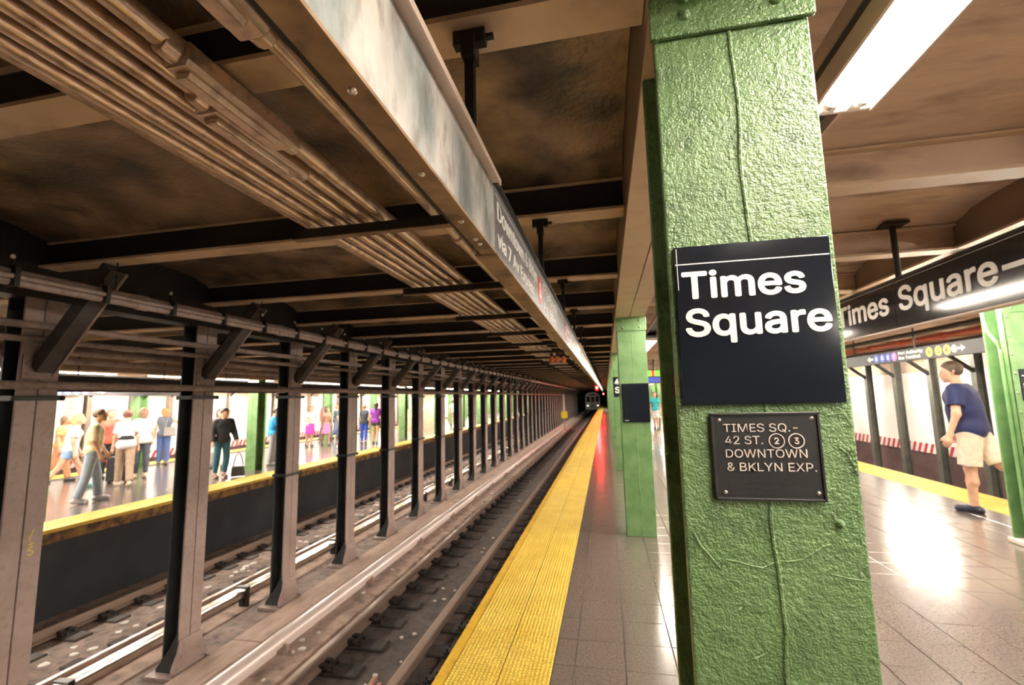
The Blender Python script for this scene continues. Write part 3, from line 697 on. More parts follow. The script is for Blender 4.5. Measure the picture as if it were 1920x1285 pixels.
# ------------------------------------------------------------------ green platform pillars
PW, PD = .161, .278
def pillar_meshes(mat, top, gus0, ridge, bev):
    d = {}
    d['front_flange'] = MB().box(-PW, 0, 0, PW, .02, top).mesh('front_flange', mat, bevel=bev, seg=2)
    d['rear_flange'] = MB().box(-PW, PD-.02, 0, PW, PD, top).mesh('rear_flange', mat, bevel=bev, seg=2)
    d['web'] = MB().box(-.012, .02, 0, .012, PD-.02, top).mesh('web', mat)
    g = MB().box(-PW-.008, -.014, gus0, PW+.010, -.001, top).mesh('gusset_plate', mat, bevel=.003, seg=2)
    d['gusset_plate'] = g
    d['rivet'] = MB().dome((0, -.014, 0), (0, -1, 0), .0145, .012, 12, 4).mesh('rivet', mat, smooth=True)
    if ridge:
        r2 = random.Random(5)
        pts = [(.003+.0015*r2.uniform(-1, 1)+.004*math.sin(z*.9), .0005, z*.05) for z in range(0, int(gus0/.05)+1)]
        d['weld_ridge'] = MB().tube(pts, .0048, 8).mesh('weld_ridge', mat, smooth=True)
    return d
PM = pillar_meshes('green', GZ, 2.35, True, .004); PF = pillar_meshes('green_far', GZ, 2.29, True, .004)
def pillar(x, y, z, d, label, grp, rivets=True, dz=0):
    t = thing('green_pillar', label, 'pillar', (x, y, z), group=grp)
    for k in ('front_flange', 'rear_flange', 'web', 'weld_ridge'): link(k, d[k], t)
    g = link('gusset_plate', d['gusset_plate'], t)
    if rivets:
        for xx in (-.093, .096):
            for zz in ((2.397, 2.44) if d is PM else (2.33, 2.41)): link('rivet', d['rivet'], g, (xx, 0, zz))
    return t
PY = [5.38, 9.9] + [14.4+4.5*k for k in range(16)]
P1 = pillar(.305, 1.0, 0, PM, 'peeling green steel pillar carrying the station name plate and black plaque', None)
pillar(.318, PY[0], 0, PF, 'green steel pillar with a glossy blank black panel', None)
pillar(.318, PY[1], 0, PF, 'green steel pillar carrying a small black number plate', None)
def paint_run(pts, r=.0032):
    MB().tube([(x-.305, .0006, z) for x, z in pts], r, 6).build('paint_run', 'green', P1, smooth=True)
paint_run([(.159, 1.273), (.169, 1.251), (.19, 1.225), (.206, 1.206), (.211, 1.224)], .0032)
paint_run([(.215, 1.225), (.239, 1.221), (.262, 1.215), (.281, 1.212), (.296, 1.219), (.311, 1.227), (.329, 1.226), (.353, 1.231), (.368, 1.241), (.392, 1.257), (.404, 1.26)], .0026)
paint_run([(.418, 1.502), (.448, 1.506), (.462, 1.481)], .002); paint_run([(.435, 1.44), (.447, 1.43), (.455, 1.41), (.462, 1.391)], .0026)
paint_run([(.40, 1.207), (.427, 1.201), (.451, 1.198)], .002); paint_run([(.225, 1.13), (.232, 1.132), (.247, 1.143)], .003); paint_run([(.25, 1.046), (.258, 1.048), (.278, 1.059)], .003)
MB().dome((.423-.305, 0, 1.299), (0, -1, 0), .009, .008, 10, 3).build('bolt', 'green', P1, smooth=True)
for y in PY[2:]: pillar(.318, y, 0, PF, 'distant green steel pillar in the row along the express edge', 'distant pillars of the near row')
t = pillar(4.09, PY[0], 0, PF, 'green steel pillar with riveted corner angle and bent green pipe near the walking person', None)
# riveted corner angle, bent pipe and white foot on that pillar
MB().box(-PW-.012, -.012, 0, -PW+.05, -.001, GZ).box(-PW-.012, -.012, 0, -PW-.001, .06, GZ).build('corner_angle', 'green_far', t, bevel=.003, seg=1)
for k in range(11): link('rivet', PF['rivet'], t, (-PW+.02, .002, .35+.19*k))
MB().tube([(-PW-.03, .2, 2.44), (-PW-.03, .2, 2.25), (-PW-.03, .17, 2.12), (-PW-.03, .08, 2.0), (-PW-.03, .05, 1.9), (-PW-.03, .05, .2)], .016, 8).build('conduit_pipe', 'green_far', t, smooth=True)
MB().box(-PW-.03, -.03, .0, PW+.03, PD+.03, .05).build('foot', 'lamp_end', t, bevel=.01)
for y in PY[1:]: pillar(4.09, y, 0, PF, 'distant green steel pillar in the row along the local track', 'distant pillars of the rear row', False)
for y in [5.9, 10.85] + [15.7+4.5*k for k in range(12)]:
    pillar(mx(.305), y, DZ-.0, PF, 'green steel pillar on the far platform near the track edge', 'front pillars of the far platform', False)
    pillar(mx(4.30), y, DZ-.0, PF, 'green steel pillar at the rear of the far platform', 'rear pillars of the far platform', False)

# ------------------------------------------------------------------ signs on the near pillar
X_, Z_ = (1, 0, 0), (0, 0, 1)
t = thing('station_sign', 'glossy black Times Square name plate above the small raised letter plaque', 'sign', (.1547, .998, 1.527))
sw, sh = .2988, .334
MB().box(0, -.008, 0, sw, 0, sh).build('plate', 'signblack', t, bevel=.0015, seg=2)
MB().box(.002, -.0088, sh-.040, sw-.003, -.0078, sh-.0375).build('white_line', 'whiteline', t); MB().box(.005, -.0088, .24, .0065, -.0078, sh-.004).build('white_line', 'whiteline', t)
text('Times', 'white', t, (.0125, -.0079, .2195), X_, Z_, w=.236, cap=.0590, thick=.0012, bold=.022)
text('Square', 'white', t, (.0145, -.0079, .140), X_, Z_, w=.274, cap=.0590, thick=.0012, bold=.022)
t = thing('braille_plaque', 'small black raised letter plaque naming downtown and Brooklyn express', 'plaque', (.204, .998, 1.340))
pw, ph = .1985, .170
MB().box(0, -.006, 0, pw, 0, ph).build('plate', 'plaque', t, bevel=.001, seg=1)
rim = MB()
for a in ((0, 0, pw, .005), (0, ph-.005, pw, ph), (0, 0, .005, ph), (pw-.005, 0, pw, ph)): rim.box(a[0], -.0095, a[1], a[2], -.005, a[3])
rim.build('raised_rim', 'plaque', t, bevel=.001, seg=2)
for s_, x_, z_, w_ in (('TIMES SQ.-', .0235, .1325, .135), ('42 ST.', .0250, .1085, .0695), ('DOWNTOWN', .0245, .0825, .147), ('& BKLYN EXP.', .0255, .0565, .160)):
    text(s_, 'raised', t, (x_, -.0058, z_), X_, Z_, w=w_, cap=.0158, thick=.0022, bold=0)
for xc, n_ in ((.1195, '2'), (.1545, '3')):
    mb = ring(MB(), (xc, -.0058, .1145), (0, -1, 0), .0128, .0147, .002, 32); mb.build('route_ring', 'raised', t)
    text(n_, 'raised', t, (xc-.0045, -.0058, .1085), X_, Z_, cap=.0125, thick=.0022, bold=.02)
mb = MB(); r2 = random.Random(3)
for row, (za, xa, xb) in enumerate(((.0385, .032, .145), (.0275, .032, .176), (.017, .033, .09))):
    x = xa
    while x < xb:
        if r2.random() < .82:
            for ix in range(2):
                for iz in range(3):
                    if r2.random() < .5: mb.dome((x+ix*.0023, -.006, za-iz*.0023), (0, -1, 0), .0008, .0006, 5, 1)
        x += .006
mb.build('braille_dots', 'plaque', t)
me = MB().dome((0, -.006, 0), (0, -1, 0), .0044, .0034, 12, 3).mesh('bolt', 'steel', smooth=True)
for x_, z_ in ((.017, .156), (.185, .158), (.019, .015), (.185, .016)): link('bolt', me, t, (x_, 0, z_))
t = thing('notice_panel', 'blank glossy black panel fixed on a green pillar, bare of lettering', 'panel', (.18, PY[0]-.002, 1.245))
MB().box(0, -.02, 0, .30, 0, .437).build('panel', 'signblack', t, bevel=.006); MB().box(.012, -.023, .012, .288, -.019, .425).build('glazing', 'signblack', t)
MB().box(.02, -.0245, .016, .06, -.022, .024).build('maker_label', 'whiteline', t)
t = thing('number_plate', 'small black plate with white 42 St figures on a green pillar', 'sign', (.16, PY[1]-.002, 1.52))
MB().box(0, -.01, 0, .30, 0, .42).build('plate', 'signblack', t); 
for s_, x_, z_ in (('4', .03, .25), ('2', .155, .25), ('S', .03, .08), ('t', .15, .08)): text(s_, 'white', t, (x_, -.0102, z_), X_, Z_, cap=.13, bold=.02)
t = thing('station_sign', 'black station name plate on the pillar beside the walking person', 'sign', (3.985, PY[0]-.002, 1.41))
MB().box(0, -.01, 0, .30, 0, .31).build('plate', 'signblack', t, bevel=.002); text('Times', 'white', t, (.015, -.0102, .195), X_, Z_, w=.236, cap=.055, bold=.024); text('Square', 'white', t, (.015, -.0102, .12), X_, Z_, w=.27, cap=.055, bold=.024)

# hanging station sign along the platform centre
t = thing('hanging_sign', 'long black hanging Times Square 42 St sign above the platform centre', 'sign', (2.38, 5.45, 2.05))
NY = (0, -1, 0)
L_ = 3.3
for (ya, yb) in ((0, -1.185), (-1.188, -L_)): MB().box(0, ya, .0, .06, yb, .392).build('face_panel', 'signblack', t, bevel=.002, seg=1)
MB().box(-.004, 0, .392, .064, -L_, .412).build('top_rail', 'blacksteel', t); MB().box(-.002, 0, .376, .001, -L_, .379).build('white_line', 'whiteline', t)
MB().box(-.006, 0, -.012, .066, -L_, 0).build('bottom_rail', 'galv_rim', t)
for s_, ya, w_ in (('Times', 5.19, .85), ('Square', 4.205, .965), ('-', 3.21, .145), ('42 St', 2.99, .66)):
    if s_ == '-': MB().box(-.002, -(5.45-3.21), .195, 0, -(5.45-3.06), .228).build('lettering', 'white', t)
    else: text(s_, 'white', t, (-.0004, ya-5.45, .128), NY, Z_, w=w_, cap=.198, thick=.002, bold=.02)
for y_ in (4.22, 5.35, 2.6):
    MB().cyl((.03, y_-5.45, .41), (.03, y_-5.45, .90), .022, 10).box(-.06, y_-5.45-.07, .855, .12, y_-5.45+.07, .875).build('post', 'blacksteel', t)

# small direction sign over the local track edge
t = thing('direction_sign', 'narrow black sign with arrows, coloured route discs and terminal lettering', 'sign', (5.0, 10.8, 2.02))
def yy(y): return y-10.8
MB().box(0, 0, 0, .08, -4.3, .20).build('cabinet', 'signdark', t, bevel=.003, seg=1)
for k in range(3): MB().cyl((.04, -.3-1.85*k, .2), (.04, -.3-1.85*k, .66), .012, 6).build('hanger_rod', 'blacksteel', t)
def arrow(y, right):
    s = -1 if right else 1
    P = [(0, .016), (.10, .016), (.10, .05), (.18, 0), (.10, -.05), (.10, -.016), (0, -.016)]
    MB().prism([(yy(y)+s*a, .1+b) for a, b in P], 0, -.002, 0).build('arrow', 'white', t)
arrow(9.80, False); arrow(7.70, True)
for yc, m_, n_ in ((9.69, 'blue_v', 'A'), (9.50, 'blue_v', 'C'), (9.32, 'blue_v', 'E'), (9.15, 'purple_v', '7'), (8.26, 'yellow_v', 'N'), (8.06, 'yellow_v', 'Q'), (7.88, 'yellow_v', 'R'), (7.735, 'grey_v', 'S')):
    r_ = .075 if m_ != 'grey_v' else .06
    disc(m_, t, (0, yy(yc), .1), (-1, 0, 0), r_); text(n_, 'white' if m_ != 'yellow_v' else 'blacksteel', t, (-.0024, yy(yc)+.03, .065), NY, Z_, cap=.07, thick=.001, bold=.02)
text('Port Authority', 'white', t, (-.0004, yy(9.03), .115), NY, Z_, w=.63, cap=.055, bold=.015); text('Bus Terminal', 'white', t, (-.0004, yy(9.03), .035), NY, Z_, w=.56, cap=.055, bold=.015)
# a matching one over the far platform
t = thing('direction_sign', 'grey hanging sign with blue and purple discs over the far platform', 'sign', (-13.3, 8.2, 1.85))
MB().box(-.08, 0, 0, 0, 4.0, .2).build('cabinet', 'signdark', t)
for k in range(4): disc('blue_v' if k < 3 else 'purple_v', t, (0, .6+.2*k, .1), (1, 0, 0), .075)
MB().prism([(1.5, .085), (1.6, .085), (1.6, .05), (1.7, .1), (1.6, .15), (1.6, .115), (1.5, .115)], 0, 0, .002).build('arrow', 'white', t)
for k in range(2): MB().cyl((-.04, .5+3*k, .2), (-.04, .5+3*k, .6), .012, 6).build('hanger_rod', 'blacksteel', t)

# red and dark pipes above the local track
pipe('red_pipe', 'red fire pipe running above the local track edge', 5.85, 2.47, .05, 'redpipe', 4, 60, couple=(8.2, 1.1))
pipe('dark_pipe', 'black pipe just above the red fire pipe', 5.80, 2.60, .045, 'blacksteel', 4, 60); pipe('dark_pipe', 'black pipe just below the red fire pipe', 6.0, 2.36, .04, 'blacksteel', 4, 60)

# arrival clock and bench far down the platform
t = thing('arrival_clock', 'hanging arrival clock with green and red lit lines', 'clock', (1.63, 16, 1.93))
MB().box(-.27, 0, .0, .27, .1, .46).build('case', 'blacksteel', t, bevel=.01)
MB().box(-.24, -.006, .24, -.10, 0, .43).box(.02, -.006, .24, .24, 0, .43).build('green_line', 'led_g', t); MB().box(-.09, -.006, .24, .01, 0, .43).build('red_line', 'led_r', t); MB().box(-.24, -.006, .03, .22, 0, .2).build('blue_panel', 'blue_v', t)
MB().cyl((0, .05, .46), (0, .05, 1.06), .03, 8).build('post', 'blacksteel', t)
t = thing('bench', 'wooden platform bench with seat back near the distant person in teal', 'bench', (2.5, 23.5, 0))
for k in range(4): MB().box(-1.0, .1*k-.2, .42, 1.0, .1*k-.12, .46).build('seat_slat', 'wood', t)
for k in range(3): MB().box(-1.0, .2, .55+.12*k, 1.0, .23, .64+.12*k).build('back_slat', 'wood', t)
for x_ in (-.9, 0, .9): MB().box(x_-.03, -.2, 0, x_+.03, .2, .42).box(x_-.03, .17, .42, x_+.03, .2, .9).build('leg', 'blacksteel', t)

# stairs and back wall on the far platform
t = thing('staircase', 'tan staircase with solid side wall rising from the far platform', 'staircase', (-12.2, 27.0, DZ))
for k in range(13): MB().box(-.9, .29*k, 0, .9, .29*k+.29, .17*(k+1)).build('step', 'stair', t)
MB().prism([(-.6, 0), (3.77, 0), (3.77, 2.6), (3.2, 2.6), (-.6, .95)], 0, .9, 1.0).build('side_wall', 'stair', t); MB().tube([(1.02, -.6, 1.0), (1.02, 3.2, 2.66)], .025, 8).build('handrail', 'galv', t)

# signals and the train down the tunnel
t = thing('signal_light', 'glowing red signal lamp under the trunking down the tunnel', 'signal', (-.76, 40, 2.18))
MB().box(-.12, .02, -.2, .12, .2, .3).build('housing', 'blacksteel', t); MB().ell((0, 0, .08), (.085, .05, .085), 14, 8).build('lens', 'red_glow', t, smooth=True)
MB().cyl((0, .1, .3), (0, .1, .785), .02, 6).build('post', 'blacksteel', t)
ld = bpy.data.lights.new('signal_bulb', 'POINT'); ld.color = (1, .03, .03); ld.energy = 170; ld.shadow_soft_size = .08
lo = bpy.data.objects.new('signal_bulb', ld); C.objects.link(lo); lo.parent = t; lo.location = (0, -.12, .08)
t = thing('signal_light', 'smaller red signal lamp beyond the first one', 'signal', (-.28, 52, 1.72)); MB().box(-.1, .02, -.15, .1, .2, .2).build('housing', 'blacksteel', t); MB().ell((0, 0, .05), (.06, .05, .06), 12, 8).build('lens', 'red_glow', t, smooth=True); MB().cyl((0, .1, .2), (0, .1, .957), .02, 6).build('post', 'blacksteel', t)
t = thing('subway_train', 'silver train front standing at the far end of the express track', 'train', (-2.42, 84, -1.12))
MB().prism([(-1.3, .25), (1.3, .25), (1.32, 1.2), (1.3, 2.6), (1.1, 3.1), (.5, 3.35), (-.5, 3.35), (-1.1, 3.1), (-1.3, 2.6), (-1.32, 1.2)], 1, 0, 7.5).build('car_body', 'train', t)
for x0, x1 in ((-1.1, -.5), (.5, 1.1)): MB().box(x0, -.02, 1.6, x1, .02, 2.6).build('window', 'trainglass', t)
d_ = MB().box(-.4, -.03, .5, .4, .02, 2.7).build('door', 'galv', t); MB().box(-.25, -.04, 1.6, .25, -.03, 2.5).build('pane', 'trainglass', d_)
for x_ in (-.9, .9): disc('headlamp', t, (x_, -.03, .95), (0, -1, 0), .09, name='headlamp')
MB().box(-1.2, .1, .0, 1.2, 7, .25).build('undercarriage', 'blacksteel', t); MB().box(-.5, -.03, 2.8, .5, 0, 3.0).build('route_sign', 'trainglass', t)
t = thing('marker_box', 'small yellow box on a post at the end of the steel column row', 'box', (-3.5, 38.5, -1.184)); MB().box(-.25, -.1, .95, .25, .1, 1.5).build('box', 'yellow_v', t, bevel=.02); MB().box(-.05, -.05, 0, .05, .05, .95).build('post', 'pipe', t); MB().box(-.06, -.06, 1.5, .06, .06, 2.9).build('panel', 'lamp_end', t)

# ------------------------------------------------------------------ people (continuous bodies from blended limb volumes)
def surface_nets(F, org, h):
    S = F < 0
    nx, ny, nz = F.shape
    corners = [(i, j, k) for i in (0, 1) for j in (0, 1) for k in (0, 1)]
    cnt = np.zeros((nx-1, ny-1, nz-1), np.int8)
    for c in corners: cnt += S[c[0]:nx-1+c[0], c[1]:ny-1+c[1], c[2]:nz-1+c[2]]
    act = (cnt > 0) & (cnt < 8)
    ids = -np.ones(act.shape, np.int64); I = np.argwhere(act); ids[act] = np.arange(len(I))
    acc = np.zeros((len(I), 3)); num = np.zeros(len(I))
    for a in corners:
        for ax in range(3):
            if a[ax]: continue
            b = list(a); b[ax] = 1
            fa = F[I[:, 0]+a[0], I[:, 1]+a[1], I[:, 2]+a[2]]; fb = F[I[:, 0]+b[0], I[:, 1]+b[1], I[:, 2]+b[2]]
            m = (fa < 0) != (fb < 0)
            t = np.where(m, fa/np.where(m, fa-fb, 1), 0)
            p = np.array(a, float)[None, :].repeat(len(I), 0); p[:, ax] += t
            acc[m] += p[m]; num[m] += 1
    V = (I + acc/np.maximum(num, 1)[:, None])*h + org
    faces = []
    for ax in range(3):
        u, v = (ax+1) % 3, (ax+2) % 3
        sl0 = [slice(1, n-1) for n in F.shape]; sl0[ax] = slice(0, F.shape[ax]-1); sl1 = list(sl0); sl1[ax] = slice(1, F.shape[ax])
        A = S[tuple(sl0)]; B = S[tuple(sl1)]
        E_ = np.argwhere(A != B)
        if not len(E_): continue
        sgn = A[E_[:, 0], E_[:, 1], E_[:, 2]]
        base = E_.copy()
        for q in range(3):
            if q != ax: base[:, q] += 1
        def cell(du, dv):
            c = base.copy(); c[:, u] += du; c[:, v] += dv; return ids[c[:, 0], c[:, 1], c[:, 2]]
        q = np.stack([cell(-1, -1), cell(0, -1), cell(0, 0), cell(-1, 0)], 1)
        q[~sgn] = q[~sgn][:, ::-1]
        faces.append(q[(q >= 0).all(1)])
    return V, (np.concatenate(faces) if faces else np.zeros((0, 4), int))

def sdf_mesh(name, prims, cell, mat, k=.03, cuts=(), infl=0.):
    """prims: (a, b, ra, rb, flat_end); cuts: functions of (X, Y, Z) -> signed distance to intersect with"""
    lo = np.min([np.minimum(p[0], p[1]) - max(p[2], p[3]) for p in prims], 0) - infl - 3*cell
    hi = np.max([np.maximum(p[0], p[1]) + max(p[2], p[3]) for p in prims], 0) + infl + 3*cell
    n = np.ceil((hi-lo)/cell).astype(int)+1
    ax = [lo[i] + cell*np.arange(n[i]) for i in range(3)]
    F = np.full(tuple(n), .2, np.float32)
    for p in prims:
        a, b, ra, rb = np.array(p[0], float), np.array(p[1], float), p[2]+infl, p[3]+infl
        mr = max(ra, rb) + k + 2*cell
        s = []
        for i in range(3):
            l, h_ = min(a[i], b[i])-mr, max(a[i], b[i])+mr
            s.append(slice(max(0, int((l-lo[i])/cell)), min(n[i], int((h_-lo[i])/cell)+2)))
        Xg, Yg, Zg = np.meshgrid(ax[0][s[0]], ax[1][s[1]], ax[2][s[2]], indexing='ij', sparse=True)
        d = b-a; L2 = max(float(d@d), 1e-9)
        t0 = ((Xg-a[0])*d[0] + (Yg-a[1])*d[1] + (Zg-a[2])*d[2])/L2; t = np.clip(t0, 0, 1)
        D = np.sqrt((Xg-a[0]-t*d[0])**2 + (Yg-a[1]-t*d[1])**2 + (Zg-a[2]-t*d[2])**2) - (ra + (rb-ra)*t)
        if len(p) > 4 and p[4]: D = np.maximum(D, (t0-1)*math.sqrt(L2))
        G = F[tuple(s)]; kk = p[5] if len(p) > 5 else k
        hh = np.clip(.5 + .5*(G-D)/kk, 0, 1)
        F[tuple(s)] = G*(1-hh) + D*hh - kk*hh*(1-hh)
    if cuts:
        Xg, Yg, Zg = np.meshgrid(*ax, indexing='ij', sparse=True)
        for c in cuts: F = np.maximum(F, c(Xg, Yg, Zg))
    F[0], F[-1] = .1, .1; F[:, 0], F[:, -1] = .1, .1; F[:, :, 0], F[:, :, -1] = .1, .1
    V, Q = surface_nets(F, lo, cell)
    me = bpy.data.meshes.new(name); me.from_pydata(V.tolist(), [], Q.tolist())
    me.materials.append(mat)
    for p in me.polygons: p.use_smooth = True
    return me

SK1, SK2, SK3 = (.62, .36, .25), (.50, .27, .17), (.30, .16, .10)
def person(x, y, z, head, h, label, skin=SK1, top=((.6, .6, .6), 'short'), bot=((.1, .1, .2), 'long'), shoes=(.05, .05, .05), hair=((.08, .05, .03), 'short'),
           lean=4, hips=(14, -10), knees=(6, 16), arms=((4, 10, 18), (-4, 10, 14)), fem=False, girth=1.0, turn=0, nod=0, cell=.014, tuck=False, belt=None, cap=None):
    s = h/1.75
    A = lambda *q: np.array(q, float)
    sd = {}
    lr = math.radians
    Pz = A(0, 0, .95)
    uu = A(0, math.sin(lr(lean)), math.cos(lr(lean)))
    legs = []
    for i, sg in enumerate((-1, 1)):
        hp = A(sg*.088, 0, .92); a = lr(hips[i]); b = a - lr(knees[i])
        kn = hp + .43*A(0, math.sin(a), -math.cos(a)); an = kn + .42*A(0, math.sin(b), -math.cos(b))
        c = b*.6 if b < 0 else b*.2
        fdir = A(0, math.cos(c), math.sin(c)); fdn = A(0, math.sin(c), -math.cos(c))
        toe = an + fdir*.165 + fdn*.045; heel = an - fdir*.045 + fdn*.045
        legs.append((hp, kn, an, heel, toe))
    dz = -min(min(l[3][2], l[4][2])-.032 for l in legs)
    off = A(0, 0, dz)
    legs = [tuple(p+off for p in l) for l in legs]; Pz = Pz+off
    g = girth; sw = .155 if fem else .178
    neck = Pz + uu*.52
    torso = [(Pz+A(-.062, 0, -.01), Pz+A(.062, 0, -.01), .112*g*(1.05 if fem else 1), .112*g*(1.05 if fem else 1)),
             (Pz+uu*.04, Pz+uu*.26, .118*g*(.92 if fem else 1), .125*g*(.95 if fem else 1)),
             (Pz+uu*.22+A(-.05, 0, 0), Pz+uu*.22+A(.05, 0, 0), .105*g*(.9 if fem else 1), .105*g*(.9 if fem else 1)),
             (Pz+uu*.36+A(-.075, .005, 0), Pz+uu*.36+A(.075, .005, 0), .112*g, .112*g),
             (Pz+uu*.455+A(-sw*.72, -.01, 0), Pz+uu*.455+A(sw*.72, -.01, 0), .062, .062)]
    if g > 1.1: torso.append((Pz+uu*.08+A(0, .03, 0), Pz+uu*.2+A(0, .03, 0), .118*g, .118*g))
    if fem: torso += [(Pz+uu*.34+A(sg*.07, .085, 0), Pz+uu*.35+A(sg*.07, .085, 0), .055, .055) for sg in (-1, 1)]
    al, hands = [], []
    for i, sg in enumerate((-1, 1)):
        f_, ab_, el = arms[i][:3]; inn = arms[i][3] if len(arms[i]) > 3 else 0
        a, b = lr(f_), lr(ab_)
        sh_ = Pz + uu*.45 + A(sg*sw, -.005, 0)
        d1 = A(sg*math.sin(b), math.sin(a)*math.cos(b), -math.cos(a)*math.cos(b)); el_ = sh_ + d1*.285
        a2 = a + lr(el); b2 = b*.4 - lr(inn)
        d2 = A(sg*math.sin(b2), math.sin(a2)*math.cos(b2), -math.cos(a2)*math.cos(b2)); wr = el_ + d2*.25
        al.append((sh_, el_, wr, d1, d2))
        side = np.cross(d2, A(sg, 0, 0)); side = side/max(np.linalg.norm(side), 1e-6)     # across the palm
        pm = wr + d2*.075
        hp_ = [(wr, pm, .026, .032), (pm-side*.022, pm+side*.022, .020, .020)]
        for q, (o_, ln) in enumerate(((-.030, .066), (-.010, .080), (.010, .076), (.030, .058))):
            r0 = wr + d2*.088 + side*o_; cu = d2*.78 + A(-sg*.55, .25, 0); cu /= np.linalg.norm(cu)
            m0 = r0 + (d2*.9+A(-sg*.2, .05, 0))*ln*.5; hp_ += [(r0, m0, .0105, .0095, False, .006), (m0, m0+cu*ln*.5, .0095, .008, False, .006)]
        fs = side*(1 if np.dot(side, A(0, 1, 0)) > 0 else -1)
        t0 = wr + d2*.03 + fs*.028; t1 = t0 + d2*.035 + fs*.025; hp_ += [(t0, t1, .013, .011, False, .008), (t1, t1+d2*.032+fs*.006, .011, .009, False, .006)]
        hands += hp_
    # head
    ty, nd = lr(turn), lr(nod)
    def hv(px, py, pz):
        yy_, zz_ = py*math.cos(nd)+pz*math.sin(nd), -py*math.sin(nd)+pz*math.cos(nd)
        return A(px*math.cos(ty)-yy_*math.sin(ty), px*math.sin(ty)+yy_*math.cos(ty), zz_)
    hc = neck + uu*.07 + A(0, .035, .075)
    H_ = lambda *q: hc + hv(*q)
    headp = [(H_(0, -.018, .03), H_(0, -.008, .035), .088, .086), (H_(0, .025, -.04), H_(0, .035, -.055), .062, .052), (H_(0, .02, .01), H_(0, .03, -.02), .074, .068),
             (neck-uu*.04, hc+A(0, -.02, -.04), .056, .052),
             (H_(0, .098, .0), H_(0, .112, -.025), .010, .015, False, .012), (H_(-.012, .09, -.062), H_(.012, .09, -.062), .011, .011, False, .012), (H_(0, .075, -.095), H_(0, .08, -.09), .020, .018, False, .02)]
    for sg in (-1, 1): headp += [(H_(sg*.082, -.01, -.01), H_(sg*.088, -.02, .015), .014, .017, False, .008), (H_(sg*.03, .083, .028), H_(sg*.012, .09, .028), .012, .010, False, .015)]
    arm_body = []
    for sh_, el_, wr, d1, d2 in al: arm_body += [(sh_, el_, .050*(.85 if fem else 1)*g**.5, .040*(.85 if fem else 1)), (el_, wr, .040*(.85 if fem else 1), .026)]
    leg_body, feet = [], []
    for hp, kn, an, heel, toe in legs:
        leg_body += [(hp, kn, .083*g**.5, .056), (kn, kn+(an-kn)*.35+A(0, -.012, 0), .054, .056), (kn+(an-kn)*.35, an, .052, .036)]
        feet += [(heel, toe-(toe-heel)*.15, .034, .032), (toe-(toe-heel)*.2+A(-.018, 0, 0), toe-(toe-heel)*.1+A(.018, 0, 0), .028, .026), (an, (heel+toe)/2, .037, .035)]
    sc_ = lambda L: [(np.array(p[0])*s, np.array(p[1])*s, p[2]*s, p[3]*s) + tuple(p[4:]) for p in L]
    rz = math.atan2(-head[0], head[1])
    t = thing('person', label, 'person', (x, y, z), rz)
    body = sdf_mesh('body', sc_(torso+arm_body+hands+headp+leg_body+feet), cell, solid(skin, .5), k=.03)
    link('body', body, t)
    # clothing
    tc, sl = top; px_, py_, hem = Pz[0], Pz[1], (Pz[2] + (.03 if tuck else -.10))*s
    sp = list(torso)
    for sh_, el_, wr, d1, d2 in al:
        r_ = .057*(.88 if fem else 1)*g**.5
        if sl == 'short': sp.append((sh_, sh_+d1*.19, r_, r_*1.02, True))
        elif sl == 'elbow': sp.append((sh_, el_-d1*.01, r_, r_*.95, True))
        elif sl == 'long': sp += [(sh_, el_, r_, r_*.86), (el_, wr-d2*.01, r_*.86, .036, True)]
    nk = neck*s; ncut = lambda X, Y, Z: (Z - nk[2] - .012) 
    shirt = sdf_mesh('shirt', sc_(sp), cell, solid(tc), k=.035, cuts=(lambda X, Y, Z: hem - Z, ncut), infl=.017)
    link('shirt', shirt, t)
    bc, bt = bot; wz = (Pz[2]+.075)*s
    bp2 = [torso[0], (Pz+uu*.0, Pz+uu*.1, .116*g*(.92 if fem else 1), .118*g*(.92 if fem else 1))]
    if bt == 'skirt':
        bp2 += [(Pz+A(-.03, 0, -.02), Pz+A(-.05, .01, -.42), .13, .145, True), (Pz+A(.03, 0, -.02), Pz+A(.05, .01, -.42), .13, .145, True)]
    else:
        for hp, kn, an, heel, toe in legs:
            d_ = kn-hp
            if bt == 'long': bp2 += [(hp, kn, .088*g**.5, .066), (kn, an+(kn-an)*.04, .064, .058, True)]
            elif bt == 'leggings': bp2 += [(hp, kn, .083*g**.5, .056), (kn, kn+(an-kn)*.35, .054, .056), (kn+(an-kn)*.35, an+(kn-an)*.1, .052, .038, True)]
            elif bt == 'shorts': bp2.append((hp, hp+d_*.92, .092*g**.5, .090*g**.5, True))
            elif bt == 'hotpants': bp2.append((hp, hp+d_*.42, .088*g**.5, .084*g**.5, True))
    link('skirt' if bt == 'skirt' else 'trousers' if bt in ('long', 'leggings') else 'shorts', sdf_mesh('trousers', sc_(bp2), cell, solid(bc), k=.03, cuts=(lambda X, Y, Z: Z-wz,), infl=.011), t)
    for i in (0, 1):
        f_ = feet[3*i:3*i+3]; cz = legs[i][2][2]*s+.012
        link('shoe', sdf_mesh('shoe', sc_(f_), min(cell, .012), solid(shoes, .45), k=.025, cuts=(lambda X, Y, Z, cz=cz: Z-cz,), infl=.009), t)
    hcol, hl = hair
    hp2 = [(H_(0, -.024, .036), H_(0, -.014, .044), .089, .087)]
    if hl in ('long', 'bob'): hp2 += [(H_(0, -.05, .0), H_(0, -.055, -.1), .075, .065), (H_(-.045, -.03, 0), H_(-.05, -.02, -.09), .045, .035), (H_(.045, -.03, 0), H_(.05, -.02, -.09), .045, .035)]
    if hl == 'long': hp2.append((H_(0, -.06, -.08), Pz+uu*.33+A(0, -.115, 0), .06, .045))
    if hl == 'bun': hp2 += [(H_(0, -.1, .06), H_(0, -.11, .07), .045, .042)]
    Hs = hc*s; nrm = hv(0, .80, -.60); lo_ = hv(0, 0, 1)
